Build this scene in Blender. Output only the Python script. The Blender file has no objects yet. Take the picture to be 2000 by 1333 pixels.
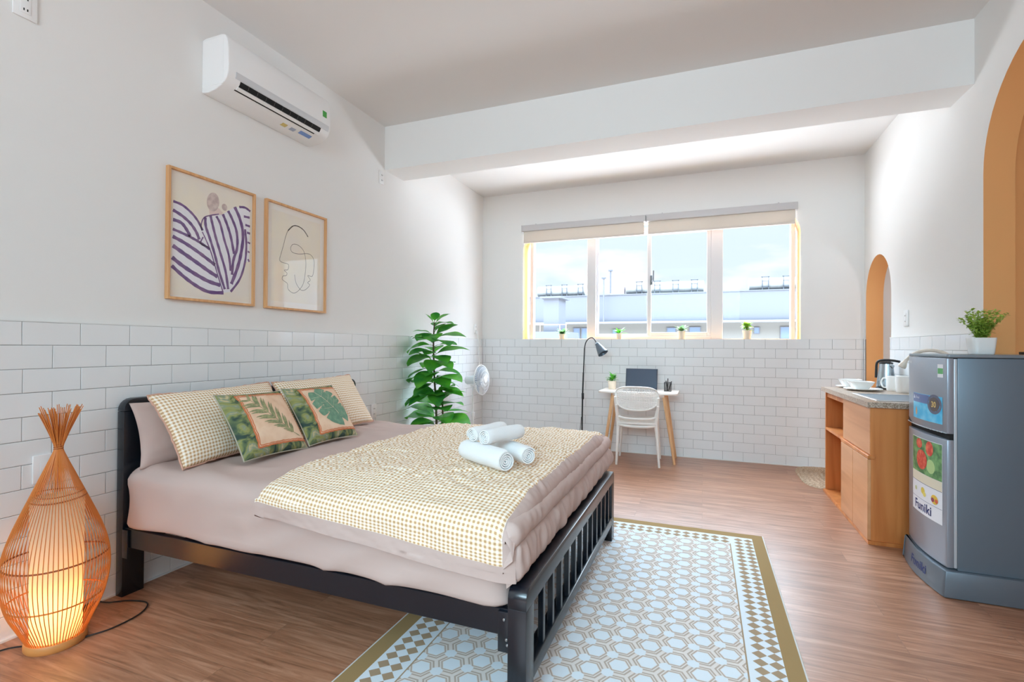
import bpy, bmesh, math, random
from mathutils import Vector, Matrix, noise
SC = bpy.context.scene
COL = SC.collection
PI = math.pi
random.seed(7)

# ------------------------------------------------------------------ camera
cam_d = bpy.data.cameras.new('camera')
cam = bpy.data.objects.new('camera', cam_d); COL.objects.link(cam)
cam_d.sensor_width = 36.0; cam_d.lens = 17.341; cam_d.shift_y = 3.25/2000; cam_d.clip_start = 0.02; cam_d.clip_end = 300
_r = Vector((0.93267359, 0.36066592, 0.00633001)); _u = Vector((-0.00323573, -0.00918253, 0.9999526)); _f = Vector((-0.36070696, 0.93264987, 0.00739728))
cam.matrix_world = Matrix(((_r.x, _u.x, -_f.x, 0), (_r.y, _u.y, -_f.y, 0), (_r.z, _u.z, -_f.z, 1.20861), (0, 0, 0, 1)))
SC.camera = cam

# ------------------------------------------------------------------ view and light
vs = SC.view_settings
vs.view_transform = 'Standard'; vs.look = 'None'; vs.gamma = 1.0; vs.use_curve_mapping = False
vs.exposure = 0.74
SC.cycles.use_denoising = True
SC.cycles.max_bounces = 10; SC.cycles.diffuse_bounces = 8; SC.cycles.transparent_max_bounces = 16
SC.cycles.caustics_reflective = False; SC.cycles.caustics_refractive = False
SC.cycles.sample_clamp_indirect = 6.0

SKY_BAND, SKY_UP, SKY_DOWN = 0.63, 15.0, 8.5
world = bpy.data.worlds.new('sky'); SC.world = world; world.use_nodes = True
nt = world.node_tree; nt.nodes.clear(); N = nt.nodes.new; LK = nt.links.new
def mnode(tree, op, a=None, b=None, c=None, clamp=False):
    n = tree.nodes.new('ShaderNodeMath'); n.operation = op; n.use_clamp = clamp
    for i, v in enumerate((a, b, c)):
        if v is None: continue
        if isinstance(v, (int, float)): n.inputs[i].default_value = v
        else: tree.links.new(v, n.inputs[i])
    return n.outputs[0]
tc = N('ShaderNodeTexCoord'); sep = N('ShaderNodeSeparateXYZ'); LK(tc.outputs['Generated'], sep.inputs[0])
up = N('ShaderNodeMapRange'); up.interpolation_type = 'SMOOTHSTEP'
LK(sep.outputs[2], up.inputs[0]); up.inputs[1].default_value = .24; up.inputs[2].default_value = .52; up.inputs[3].default_value = 0; up.inputs[4].default_value = SKY_UP
dn = N('ShaderNodeMapRange'); dn.interpolation_type = 'SMOOTHSTEP'
LK(sep.outputs[2], dn.inputs[0]); dn.inputs[1].default_value = -.04; dn.inputs[2].default_value = -.3; dn.inputs[3].default_value = 0; dn.inputs[4].default_value = SKY_DOWN
stren = mnode(nt, 'ADD', mnode(nt, 'ADD', up.outputs[0], dn.outputs[0]), SKY_BAND)
mp = N('ShaderNodeMapping'); mp.inputs['Scale'].default_value = (2.2, 2.2, 7.0); LK(tc.outputs['Generated'], mp.inputs[0])
cl = N('ShaderNodeTexNoise'); cl.inputs['Scale'].default_value = 2.6; cl.inputs['Detail'].default_value = 6; LK(mp.outputs[0], cl.inputs[0])
cr = N('ShaderNodeValToRGB'); cr.color_ramp.elements[0].position = .47; cr.color_ramp.elements[1].position = .64
cr.color_ramp.elements[0].color = (.80, .935, 1.0, 1); cr.color_ramp.elements[1].color = (1.06, 1.05, 1.04, 1)
LK(cl.outputs[0], cr.inputs[0])
mx = N('ShaderNodeMix'); mx.data_type = 'RGBA'; LK(mnode(nt, 'MULTIPLY', dn.outputs[0], 1/SKY_DOWN, clamp=True), mx.inputs[0]); mx.inputs[7].default_value = (.90, .955, 1.03, 1)
mu = N('ShaderNodeMix'); mu.data_type = 'RGBA'; LK(mnode(nt, 'MULTIPLY', up.outputs[0], 1/SKY_UP, clamp=True), mu.inputs[0]); LK(cr.outputs[0], mu.inputs[6]); mu.inputs[7].default_value = (.75, .92, 1.08, 1)
LK(mu.outputs[2], mx.inputs[6])
bg = N('ShaderNodeBackground'); LK(mx.outputs[2], bg.inputs[0]); LK(stren, bg.inputs[1])
wo = N('ShaderNodeOutputWorld'); LK(bg.outputs[0], wo.inputs[0])

def portal(name, loc, rot, sx, sy):
    d = bpy.data.lights.new(name, 'AREA'); d.shape = 'RECTANGLE'; d.size = sx; d.size_y = sy; d.cycles.is_portal = True
    o = bpy.data.objects.new(name, d); o.location = loc; o.rotation_euler = rot; COL.objects.link(o)
portal('window_daylight', (-.58, 6.02, 1.98), (-PI/2, 0, 0), 3.0, 1.4)
portal('added_rear_window_portal', (-.55, -2.68, 1.6), (PI/2, 0, 0), 2.4, 1.5)  # guides sky light through the window added behind the viewpoint
def lamp(name, typ, loc, energy, color=(1, 1, 1), size=.1, rot=(0, 0, 0), sy=None):
    d = bpy.data.lights.new(name, typ); d.energy = energy; d.color = color
    if typ == 'AREA':
        d.size = size
        if sy: d.shape = 'RECTANGLE'; d.size_y = sy
    else: d.shadow_soft_size = size
    o = bpy.data.objects.new(name, d); o.location = loc; o.rotation_euler = rot; COL.objects.link(o); return o
# added fill light under the ceiling behind the viewpoint, brightens the near walls
lamp('added_ceiling_fill', 'AREA', (-.4, -1.2, 3.10), 18, (.46, .82, 1.0), 1.2, (0, 0, 0), 1.2)
# added soft fill light at the near end, turned towards the far wall
sl = lamp('added_forward_fill', 'AREA', (-.3, -2.35, 2.42), 24, (.55, .84, 1.0), 2.4, (PI/2-.36, 0, 0), 1.0); sl.data.spread = math.radians(85)

# ------------------------------------------------------------------ materials
def srgb(r, g, b):
    f = lambda c: (c/255/12.92) if c/255 <= .04045 else ((c/255+.055)/1.055)**2.4
    return (f(r), f(g), f(b), 1.0)
MATS = {}
def mat(name, col=(200, 200, 200), rough=.5, metal=0.0, bump=None, noise_mix=None, spec=.5, coat=0, emit=None, sub=0):
    if name in MATS: return MATS[name]
    m = bpy.data.materials.new(name); m.use_nodes = True; t = m.node_tree
    p = t.nodes['Principled BSDF']
    c = srgb(*col)
    p.inputs['Base Color'].default_value = c; p.inputs['Roughness'].default_value = rough; p.inputs['Metallic'].default_value = metal
    p.inputs['Specular IOR Level'].default_value = spec; p.inputs['Coat Weight'].default_value = coat
    if emit: p.inputs['Emission Color'].default_value = c; p.inputs['Emission Strength'].default_value = emit
    tcn = t.nodes.new('ShaderNodeTexCoord')
    if noise_mix:   # (scale, other colour, low, high)
        nz = t.nodes.new('ShaderNodeTexNoise'); nz.inputs['Scale'].default_value = noise_mix[0]; nz.inputs['Detail'].default_value = 5
        t.links.new(tcn.outputs['Object'], nz.inputs[0])
        r = t.nodes.new('ShaderNodeValToRGB'); r.color_ramp.elements[0].position = noise_mix[2]; r.color_ramp.elements[1].position = noise_mix[3]
        r.color_ramp.elements[0].color = c; r.color_ramp.elements[1].color = srgb(*noise_mix[1])
        t.links.new(nz.outputs[0], r.inputs[0]); t.links.new(r.outputs[0], p.inputs['Base Color'])
    if bump:        # (scale, strength, distance)
        nz = t.nodes.new('ShaderNodeTexNoise'); nz.inputs['Scale'].default_value = bump[0]; nz.inputs['Detail'].default_value = 4
        t.links.new(tcn.outputs['Object'], nz.inputs[0])
        b = t.nodes.new('ShaderNodeBump'); b.inputs['Strength'].default_value = bump[1]; b.inputs['Distance'].default_value = bump[2]
        t.links.new(nz.outputs[0], b.inputs['Height']); t.links.new(b.outputs[0], p.inputs['Normal'])
    MATS[name] = m; return m

def wood_mat(name, c1, c2, axis=2, scale=14.0, rough=.4, stretch=.06, contrast=(.35, .68)):
    if name in MATS: return MATS[name]
    m = bpy.data.materials.new(name); m.use_nodes = True; t = m.node_tree; p = t.nodes['Principled BSDF']
    p.inputs['Roughness'].default_value = rough
    tcn = t.nodes.new('ShaderNodeTexCoord'); mpn = t.nodes.new('ShaderNodeMapping')
    s = [1.0, 1.0, 1.0]; s[axis] = stretch; mpn.inputs['Scale'].default_value = s
    t.links.new(tcn.outputs['Object'], mpn.inputs[0])
    n1 = t.nodes.new('ShaderNodeTexNoise'); n1.inputs['Scale'].default_value = scale; n1.inputs['Detail'].default_value = 8; n1.inputs['Distortion'].default_value = .8
    t.links.new(mpn.outputs[0], n1.inputs[0])
    r = t.nodes.new('ShaderNodeValToRGB'); r.color_ramp.elements[0].position = contrast[0]; r.color_ramp.elements[1].position = contrast[1]
    r.color_ramp.elements[0].color = srgb(*c1); r.color_ramp.elements[1].color = srgb(*c2)
    t.links.new(n1.outputs[0], r.inputs[0]); t.links.new(r.outputs[0], p.inputs['Base Color'])
    b = t.nodes.new('ShaderNodeBump'); b.inputs['Strength'].default_value = .15; b.inputs['Distance'].default_value = .002
    t.links.new(n1.outputs[0], b.inputs['Height']); t.links.new(b.outputs[0], p.inputs['Normal'])
    MATS[name] = m; return m

def gingham_mat():
    m = bpy.data.materials.new('gingham_cotton'); m.use_nodes = True; t = m.node_tree; p = t.nodes['Principled BSDF']
    p.inputs['Roughness'].default_value = .85; p.inputs['Specular IOR Level'].default_value = .15
    uv = t.nodes.new('ShaderNodeUVMap'); sp = t.nodes.new('ShaderNodeSeparateXYZ'); t.links.new(uv.outputs[0], sp.inputs[0])
    P = 1/.0168
    def stripe(o):
        fr = mnode(t, 'FRACT', mnode(t, 'MULTIPLY', o, P)); return mnode(t, 'LESS_THAN', fr, .5)
    a, b = stripe(sp.outputs[0]), stripe(sp.outputs[1])
    s = mnode(t, 'MULTIPLY', mnode(t, 'ADD', a, b), .5)
    r = t.nodes.new('ShaderNodeValToRGB'); r.color_ramp.interpolation = 'LINEAR'
    e = r.color_ramp.elements; e[0].position = 0; e[0].color = srgb(246, 239, 230); e[1].position = 1; e[1].color = srgb(196, 158, 116)
    k = r.color_ramp.elements.new(.5); k.color = srgb(236, 214, 186)
    t.links.new(s, r.inputs[0]); t.links.new(r.outputs[0], p.inputs['Base Color'])
    nz = t.nodes.new('ShaderNodeTexNoise'); nz.inputs['Scale'].default_value = 90; t.links.new(uv.outputs[0], nz.inputs[0])
    bm_ = t.nodes.new('ShaderNodeBump'); bm_.inputs['Strength'].default_value = .35; bm_.inputs['Distance'].default_value = .003
    t.links.new(nz.outputs[0], bm_.inputs['Height']); t.links.new(bm_.outputs[0], p.inputs['Normal'])
    return m

def floor_mat():
    m = bpy.data.materials.new('wood_plank_vinyl'); m.use_nodes = True; t = m.node_tree; p = t.nodes['Principled BSDF']
    tcn = t.nodes.new('ShaderNodeTexCoord')
    br = t.nodes.new('ShaderNodeTexBrick'); br.inputs['Scale'].default_value = 1; br.inputs['Brick Width'].default_value = 1.22; br.inputs['Row Height'].default_value = .15
    br.inputs['Mortar Size'].default_value = .0011; br.inputs['Mortar Smooth'].default_value = .3; br.inputs['Bias'].default_value = 0; br.offset = .37; br.offset_frequency = 2
    br.inputs['Color1'].default_value = (0, 0, 0, 1); br.inputs['Color2'].default_value = (1, 1, 1, 1); br.inputs['Mortar'].default_value = (.5, .5, .5, 1)
    t.links.new(tcn.outputs['Object'], br.inputs[0])
    wn = t.nodes.new('ShaderNodeTexWhiteNoise'); wn.noise_dimensions = '1D'
    # plank tone shifts the grain lookup so that no two planks match
    sepc = t.nodes.new('ShaderNodeSeparateColor'); t.links.new(br.outputs['Color'], sepc.inputs[0])
    cmb = t.nodes.new('ShaderNodeCombineXYZ'); t.links.new(mnode(t, 'MULTIPLY', sepc.outputs[0], 17.0), cmb.inputs[2])
    add = t.nodes.new('ShaderNodeVectorMath'); add.operation = 'ADD'; t.links.new(tcn.outputs['Object'], add.inputs[0]); t.links.new(cmb.outputs[0], add.inputs[1])
    mpn = t.nodes.new('ShaderNodeMapping'); mpn.inputs['Scale'].default_value = (.9, 13, 1); t.links.new(add.outputs[0], mpn.inputs[0])
    n1 = t.nodes.new('ShaderNodeTexNoise'); n1.inputs['Scale'].default_value = 2.4; n1.inputs['Detail'].default_value = 9; n1.inputs['Roughness'].default_value = .62; n1.inputs['Distortion'].default_value = 1.2
    t.links.new(mpn.outputs[0], n1.inputs[0])
    r = t.nodes.new('ShaderNodeValToRGB'); e = r.color_ramp.elements
    e[0].position = .24; e[0].color = srgb(112, 72, 50); e[1].position = .8; e[1].color = srgb(200, 156, 128)
    k = e.new(.5); k.color = srgb(164, 116, 88)
    t.links.new(n1.outputs[0], r.inputs[0])
    # dark knots and streaks
    mp2 = t.nodes.new('ShaderNodeMapping'); mp2.inputs['Scale'].default_value = (2.2, 9, 1); t.links.new(add.outputs[0], mp2.inputs[0])
    n2 = t.nodes.new('ShaderNodeTexNoise'); n2.inputs['Scale'].default_value = 2.1; n2.inputs['Detail'].default_value = 4; t.links.new(mp2.outputs[0], n2.inputs[0])
    mr = t.nodes.new('ShaderNodeMapRange'); t.links.new(n2.outputs[0], mr.inputs[0]); mr.inputs[1].default_value = .66; mr.inputs[2].default_value = .8
    m1 = t.nodes.new('ShaderNodeMix'); m1.data_type = 'RGBA'; t.links.new(mnode(t, 'MULTIPLY', mr.outputs[0], .55), m1.inputs[0]); t.links.new(r.outputs[0], m1.inputs[6]); m1.inputs[7].default_value = srgb(110, 72, 52)
    # plank to plank tone
    m2 = t.nodes.new('ShaderNodeMix'); m2.data_type = 'RGBA'; m2.blend_type = 'MULTIPLY'; m2.inputs[0].default_value = 1.0
    tone = mnode(t, 'ADD', mnode(t, 'MULTIPLY', sepc.outputs[0], .16), .90)
    cc = t.nodes.new('ShaderNodeCombineColor'); [t.links.new(tone, cc.inputs[i]) for i in range(3)]
    t.links.new(m1.outputs[2], m2.inputs[6]); t.links.new(cc.outputs[0], m2.inputs[7])
    m3 = t.nodes.new('ShaderNodeMix'); m3.data_type = 'RGBA'; t.links.new(mnode(t, 'MULTIPLY', br.outputs['Fac'], .5), m3.inputs[0]); t.links.new(m2.outputs[2], m3.inputs[6]); m3.inputs[7].default_value = srgb(95, 66, 50)
    t.links.new(m3.outputs[2], p.inputs['Base Color'])
    p.inputs['Roughness'].default_value = .36; p.inputs['Specular IOR Level'].default_value = .6
    b = t.nodes.new('ShaderNodeBump'); b.inputs['Strength'].default_value = .25; b.inputs['Distance'].default_value = .002
    t.links.new(mnode(t, 'SUBTRACT', n1.outputs[0], br.outputs['Fac']), b.inputs['Height']); t.links.new(b.outputs[0], p.inputs['Normal'])
    return m

def glass_mat(name='window_glass', tint=(1, 1, 1), gloss=.05):
    m = bpy.data.materials.new(name); m.use_nodes = True; t = m.node_tree; t.nodes.clear()
    o = t.nodes.new('ShaderNodeOutputMaterial'); mxs = t.nodes.new('ShaderNodeMixShader'); mxs.inputs[0].default_value = gloss
    tr = t.nodes.new('ShaderNodeBsdfTransparent'); tr.inputs[0].default_value = (*tint, 1); gl = t.nodes.new('ShaderNodeBsdfGlossy'); gl.inputs['Roughness'].default_value = .02
    t.links.new(tr.outputs[0], mxs.inputs[1]); t.links.new(gl.outputs[0], mxs.inputs[2]); t.links.new(mxs.outputs[0], o.inputs[0]); return m

def translucent_mat(name, col, fac=.5, rough=.6):
    m = bpy.data.materials.new(name); m.use_nodes = True; t = m.node_tree; t.nodes.clear()
    o = t.nodes.new('ShaderNodeOutputMaterial'); mxs = t.nodes.new('ShaderNodeMixShader'); mxs.inputs[0].default_value = fac
    d = t.nodes.new('ShaderNodeBsdfDiffuse'); d.inputs[0].default_value = srgb(*col); tr = t.nodes.new('ShaderNodeBsdfTranslucent'); tr.inputs[0].default_value = srgb(*col)
    t.links.new(d.outputs[0], mxs.inputs[1]); t.links.new(tr.outputs[0], mxs.inputs[2]); t.links.new(mxs.outputs[0], o.inputs[0]); return m

PLASTER = mat('white_plaster', (232, 231, 229), .9, bump=(60, .08, .002), spec=.2)
CEIL = mat('ceiling_plaster', (226, 224, 222), .95, spec=.1)
ORANGE = mat('ochre_paint', (236, 176, 116), .75, spec=.25)
GREYP = mat('grey_plaster', (168, 174, 178), .9)
TILE = mat('glazed_white_tile', (231, 233, 234), .12, spec=.5)
GROUT = mat('tile_grout', (146, 146, 148), .9)
FLOORM = floor_mat()
BLACKW = mat('blue_black_painted_metal', (13, 21, 31), .26, bump=(240, .03, .001), spec=.7)
MAUVE = mat('mauve_cotton', (196, 173, 165), .9, spec=.1, bump=(420, .12, .0008))
GING = gingham_mat()
WHITEPL = mat('white_plastic', (236, 236, 236), .35)
WHITEG = mat('glazed_white_ceramic', (240, 240, 238), .12)
WFRAME = mat('window_frame_white', (222, 220, 222), .4)
BLACKPL = mat('black_plastic', (22, 23, 25), .45)
FRAMEW = wood_mat('pale_frame_wood', (205, 150, 98), (226, 176, 124), 2, 30)
DESKLEG = wood_mat('beech_wood', (218, 168, 120), (236, 192, 146), 2, 24)
CABW = wood_mat('cabinet_oak', (188, 108, 52), (224, 148, 84), 2, 9, rough=.38, stretch=.08)
CABL = wood_mat('cabinet_front_oak', (196, 134, 88), (222, 164, 118), 1, 7, rough=.33, stretch=.12)
def leaf_mat(name, c1, c2, sc=8, rough=.38, fac=.38):
    m = mat(name, c1, rough, noise_mix=(sc, c2, .38, .64)); t = m.node_tree; p = t.nodes['Principled BSDF']; o = t.nodes['Material Output']
    tr = t.nodes.new('ShaderNodeBsdfTranslucent'); ms = t.nodes.new('ShaderNodeMixShader'); ms.inputs[0].default_value = fac
    src = p.inputs['Base Color'].links[0].from_socket; t.links.new(src, tr.inputs[0]); t.links.new(p.outputs[0], ms.inputs[1]); t.links.new(tr.outputs[0], ms.inputs[2]); t.links.new(ms.outputs[0], o.inputs[0]); return m
GREEN = leaf_mat('glossy_leaf', (100, 184, 56), (58, 144, 62))
GREEN2 = leaf_mat('bright_leaf', (170, 204, 76), (124, 176, 58), 30)
GREEN3 = leaf_mat('sage_leaf', (134, 172, 112), (106, 152, 104), 30)
STEM = mat('plant_stem', (86, 74, 48), .8)
SOIL = mat('potting_soil', (70, 52, 40), 1.0)
CREAMPOT = mat('cream_pot', (246, 230, 208), .6)
STEEL = mat('brushed_steel', (222, 224, 227), .38, metal=.85)
SILVERD = mat('silver_door', (152, 160, 172), .3, metal=.35)
FRSIDE = mat('dark_silver_panel', (104, 117, 129), .38, metal=.2)
DARK = mat('dark_void', (14, 14, 15), .8)

# ------------------------------------------------------------------ geometry helpers: (verts, faces) tuples
def join(*gs):
    V, F = [], []
    for g in gs:
        o = len(V); V += list(g[0]); F += [tuple(i+o for i in f) for f in g[1]]
    return V, F
def box(x0, x1, y0, y1, z0, z1, bev=0, seg=2):
    bm = bmesh.new(); bmesh.ops.create_cube(bm, size=1)
    for v in bm.verts: v.co = Vector(((x0+x1)/2+v.co.x*(x1-x0), (y0+y1)/2+v.co.y*(y1-y0), (z0+z1)/2+v.co.z*(z1-z0)))
    if bev: bmesh.ops.bevel(bm, geom=bm.edges[:], offset=bev, segments=seg, profile=.5, affect='EDGES')
    bm.verts.index_update(); g = ([v.co.copy() for v in bm.verts], [tuple(v.index for v in f.verts) for f in bm.faces]); bm.free(); return g
def xf(g, M):
    return [M @ Vector(v) for v in g[0]], list(g[1])
def T(x, y, z): return Matrix.Translation((x, y, z))
def R(a, ax): return Matrix.Rotation(a, 4, ax)
def frame_from(d):
    d = d.normalized(); a = Vector((0, 0, 1)) if abs(d.z) < .95 else Vector((1, 0, 0))
    s = d.cross(a).normalized(); return s, s.cross(d).normalized()
def tube(pts, rad, seg=8, closed=False, cap=True, flat=1.0):
    pts = [Vector(p) for p in pts]; n = len(pts); rr = rad if hasattr(rad, '__len__') else [rad]*n
    V, F = [], []; ps = None
    for i, p in enumerate(pts):
        if closed: d = pts[(i+1) % n]-pts[i-1]
        else: d = pts[min(i+1, n-1)]-pts[max(i-1, 0)]
        d.normalize()
        if ps is None: s, u = frame_from(d)
        else:
            s = ps-d*ps.dot(d)
            if s.length < 1e-6: s, _ = frame_from(d)
            s.normalize(); u = s.cross(d).normalized()
        ps = s
        for k in range(seg):
            a = 2*PI*k/seg; V.append(p+(s*math.cos(a)+u*math.sin(a)*flat)*rr[i])
    m = n if closed else n-1
    for i in range(m):
        for k in range(seg):
            a, b = i*seg+k, i*seg+(k+1) % seg; c, d2 = ((i+1) % n)*seg+(k+1) % seg, ((i+1) % n)*seg+k
            F.append((a, d2, c, b))
    if cap and not closed: F.append(tuple(range(seg))); F.append(tuple(range((n-1)*seg, n*seg))[::-1])
    return V, F
def lathe(prof, seg=24, cx=0, cy=0, cz=0):   # prof: (r, z)
    V, F = [], []
    for r, z in prof:
        for k in range(seg):
            a = 2*PI*k/seg; V.append(Vector((cx+r*math.cos(a), cy+r*math.sin(a), cz+z)))
    for i in range(len(prof)-1):
        for k in range(seg):
            F.append((i*seg+k, i*seg+(k+1) % seg, (i+1)*seg+(k+1) % seg, (i+1)*seg+k))
    if prof[0][0] > 1e-5: F.append(tuple(range(seg))[::-1])
    if prof[-1][0] > 1e-5: F.append(tuple(range((len(prof)-1)*seg, len(prof)*seg)))
    return V, F
def grid(nu, nv, fn, close_u=False):
    V = [fn(i/(nu-1) if not close_u else i/nu, j/(nv-1)) for j in range(nv) for i in range(nu)]
    F = []
    for j in range(nv-1):
        for i in range(nu if close_u else nu-1):
            F.append((j*nu+i, j*nu+(i+1) % nu, (j+1)*nu+(i+1) % nu, (j+1)*nu+i))
    return V, F
def prism(poly, axis, a, b):   # poly 2-D outline; axis 0,1,2 extruded from a to b
    def P(q, t):
        c = [0, 0, 0]; o = [k for k in range(3) if k != axis]; c[o[0]] = q[0]; c[o[1]] = q[1]; c[axis] = t; return Vector(c)
    n = len(poly); V = [P(q, a) for q in poly]+[P(q, b) for q in poly]
    F = [tuple(range(n))[::-1], tuple(range(n, 2*n))]+[(i, (i+1) % n, n+(i+1) % n, n+i) for i in range(n)]
    return V, F
def spline(pts, n=8):
    pts = [Vector(p) for p in pts]; out = []
    for i in range(len(pts)-1):
        p0, p1, p2, p3 = pts[max(i-1, 0)], pts[i], pts[i+1], pts[min(i+2, len(pts)-1)]
        for k in range(n):
            t = k/n; out.append(.5*((2*p1)+(p2-p0)*t+(2*p0-5*p1+4*p2-p3)*t*t+(3*p1-p0-3*p2+p3)*t**3))
    out.append(pts[-1]); return out
def off(o):
    v = Vector((0, 0, 0))
    while o is not None: v += o.location; o = o.parent
    return v
def obj(name, g, m, parent=None, at=None, smooth=True, uvs=None, fm=None, ang=35, world=True):
    """one mesh object. g in world axes; `at` = its origin (or the parent's)"""
    base = Vector(at) if at is not None else (off(parent) if (parent is not None and world) else Vector((0, 0, 0)))
    me = bpy.data.meshes.new(name); me.from_pydata([Vector(v)-base for v in g[0]], [], [list(f) for f in g[1]]); me.validate(); 
    for mm in (m if isinstance(m, (list, tuple)) else [m]): me.materials.append(mm)
    bm = bmesh.new(); bm.from_mesh(me)
    if fm is None: bmesh.ops.recalc_face_normals(bm, faces=bm.faces)
    bm.to_mesh(me); bm.free()
    if fm is not None:
        for p_, k in zip(me.polygons, fm): p_.material_index = k
    if uvs is not None:
        ul = me.uv_layers.new(name='UVMap')
        for l in me.loops: ul.data[l.index].uv = uvs[l.vertex_index]
    if smooth:
        me.shade_smooth(); me.set_sharp_from_angle(angle=math.radians(ang))
    o = bpy.data.objects.new(name, me); COL.objects.link(o)
    if parent is not None: o.parent = parent
    if at is not None: o.location = Vector(at) - (off(parent) if parent is not None else Vector((0, 0, 0)))
    return o
def tag(o, label=None, cat=None, group=None, kind=None):
    if label: o['label'] = label
    if cat: o['category'] = cat
    if group: o['group'] = group
    if kind: o['kind'] = kind
    return o
def thing(name, label, cat, loc, group=None):
    o = bpy.data.objects.new(name, None); o.empty_display_size = .1; COL.objects.link(o); o.location = loc
    return tag(o, label, cat, group)
def struct(name, g, m, label=None, cat=None, **k):
    o = obj(name, g, m, **k); tag(o, label, cat, None, 'structure'); return o
def copy_tree(o, loc=None, rotz=None, label=None, parent=None):
    c = o.copy(); COL.objects.link(c); c.parent = parent
    if loc is not None: c.location = loc
    if rotz is not None: c.rotation_euler = (0, 0, rotz)
    if label: c['label'] = label
    for ch in [q for q in list(bpy.data.objects) if q.parent == o and q != c]: copy_tree(ch, parent=c)
    return c

def leaf(L, W, fold=.25, droop=.6, n=7, wave=.0, shape=.55):
    """leaf along +X from the origin, drooping in -Z"""
    V, F = [], []
    for i in range(n+1):
        t = i/n; w = W*.5*(math.sin(PI*min(1, t**shape))**.9 if 0 < t < 1 else 0); 
        ang = droop*t; x = L*(math.sin(ang)/droop if droop else t); z = -L*((1-math.cos(ang))/droop if droop else 0)
        for s in (-1, 0, 1):
            V.append(Vector((x, s*w, z+abs(s)*w*fold+wave*math.sin(t*9+s)*w)))
    for i in range(n):
        for k in range(2): F.append((i*3+k, i*3+k+1, i*3+k+4, i*3+k+3))
    return V, F

# ================================================================== ROOM SHELL
from mathutils.geometry import tessellate_polygon
XL, XR, YB, YF = -2.633, 1.474, 5.765, -2.6     # tile faces of the side and far walls; the wall behind the viewpoint
HC, HA, HB = 3.155, 3.125, 2.768                # main ceiling, bay ceiling, beam underside
def holed_wall(P, a0, a1, z0, z1, holes, t0, t1):
    """P(a, z, t) -> point; wall face at t0, back at t1; faces of the openings get material 1"""
    outer = [(a0, z0), (a1, z0), (a1, z1), (a0, z1)]
    polys = [[Vector((p[0], p[1], 0)) for p in outer]]+[[Vector((p[0], p[1], 0)) for p in h] for h in holes]
    tri = tessellate_polygon(polys); flat = [p for q in polys for p in q]; n = len(flat)
    V = [P(p.x, p.y, t0) for p in flat]+[P(p.x, p.y, t1) for p in flat]
    F = [tuple(t) for t in tri]+[tuple(i+n for i in t)[::-1] for t in tri]; fm = [0]*len(F)
    o = 0
    for k, q in enumerate(polys):
        m = len(q)
        for i in range(m): F.append((o+i, o+(i+1) % m, n+o+(i+1) % m, n+o+i)); fm.append(0 if k == 0 else 1)
        o += m
    return (V, F), fm
def fix_normals(o):
    bm = bmesh.new(); bm.from_mesh(o.data); bmesh.ops.recalc_face_normals(bm, faces=bm.faces); bm.to_mesh(o.data); bm.free(); o.data.update()
def arc(cx, cz, r, a0, a1, n=10, rz=None):
    rz = rz or r
    return [(cx+r*math.cos(a0+(a1-a0)*i/n), cz+rz*math.sin(a0+(a1-a0)*i/n)) for i in range(n+1)]

g = box(XL-.3, XR+2.4, YF-.3, YB+.28, -.08, 0)
struct('floor', g, FLOORM, 'warm brown wood plank floor of the bedroom', 'floor', smooth=False)
struct('ceiling', box(XL-.3, XR+2.4, YF-.3, 3.80, HC, HC+.2), CEIL, 'white main ceiling above the bed', 'ceiling', smooth=False)
struct('ceiling', box(XL-.3, XR+2.4, 3.80, YB+.3, HA, HC+.2), CEIL, 'white ceiling of the window bay beyond the beam', 'ceiling', smooth=False)
struct('trim_1', box(XL-.1, XR+.1, 3.668, 3.969, HB, HC+.1), PLASTER, 'white ceiling beam crossing the room above the bed', 'beam', smooth=False)
# left wall
wl = struct('wall_left', box(XL-.21, XL-.010, YF-.2, YB+.2, -.05, HC+.1), PLASTER, 'white plaster wall behind the bed', 'wall', smooth=False)
# far wall with the window opening, ochre painted reveal with rounded upper corners
WX0, WX1, WZ0, WZ1, rr = -2.09, .933, 1.300, 2.66, .26
hole = [(WX0, WZ0), (WX1, WZ0)]+arc(WX1-rr, WZ1-rr, rr, 0, PI/2)+arc(WX0+rr, WZ1-rr, rr, PI/2, PI)
g, fm = holed_wall(lambda a, z, t: Vector((a, t, z)), XL-.3, XR+.3, -.05, HC+.1, [hole], YB+.010, YB+.26)
wb = struct('wall_back', g, [PLASTER, ORANGE], 'white far wall with the window', 'wall', fm=fm, ang=30); fix_normals(wb)
# right wall with the two ochre arches
SA0, SA1 = 5.040, 5.729; BA0, BA1 = 1.35, 3.572
small = [(SA0, -.03), (SA1, -.03)]+arc((SA0+SA1)/2, 1.70, (SA1-SA0)/2, 0, PI, 20, .365)
big = [(BA0, -.03), (BA1, -.03)]+arc(BA1-.62, 2.20, .62, 0, PI/2, 14, .60)+arc(BA0+.62, 2.20, .62, PI/2, PI, 14, .60)
g, fm = holed_wall(lambda a, z, t: Vector((t, a, z)), YF-.2, YB+.2, -.05, HC+.1, [small, big], XR+.010, XR+.15)
wr = struct('wall_right', g, [PLASTER, ORANGE], 'white side wall with two ochre arches', 'wall', fm=fm, ang=30); fix_normals(wr)
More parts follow.
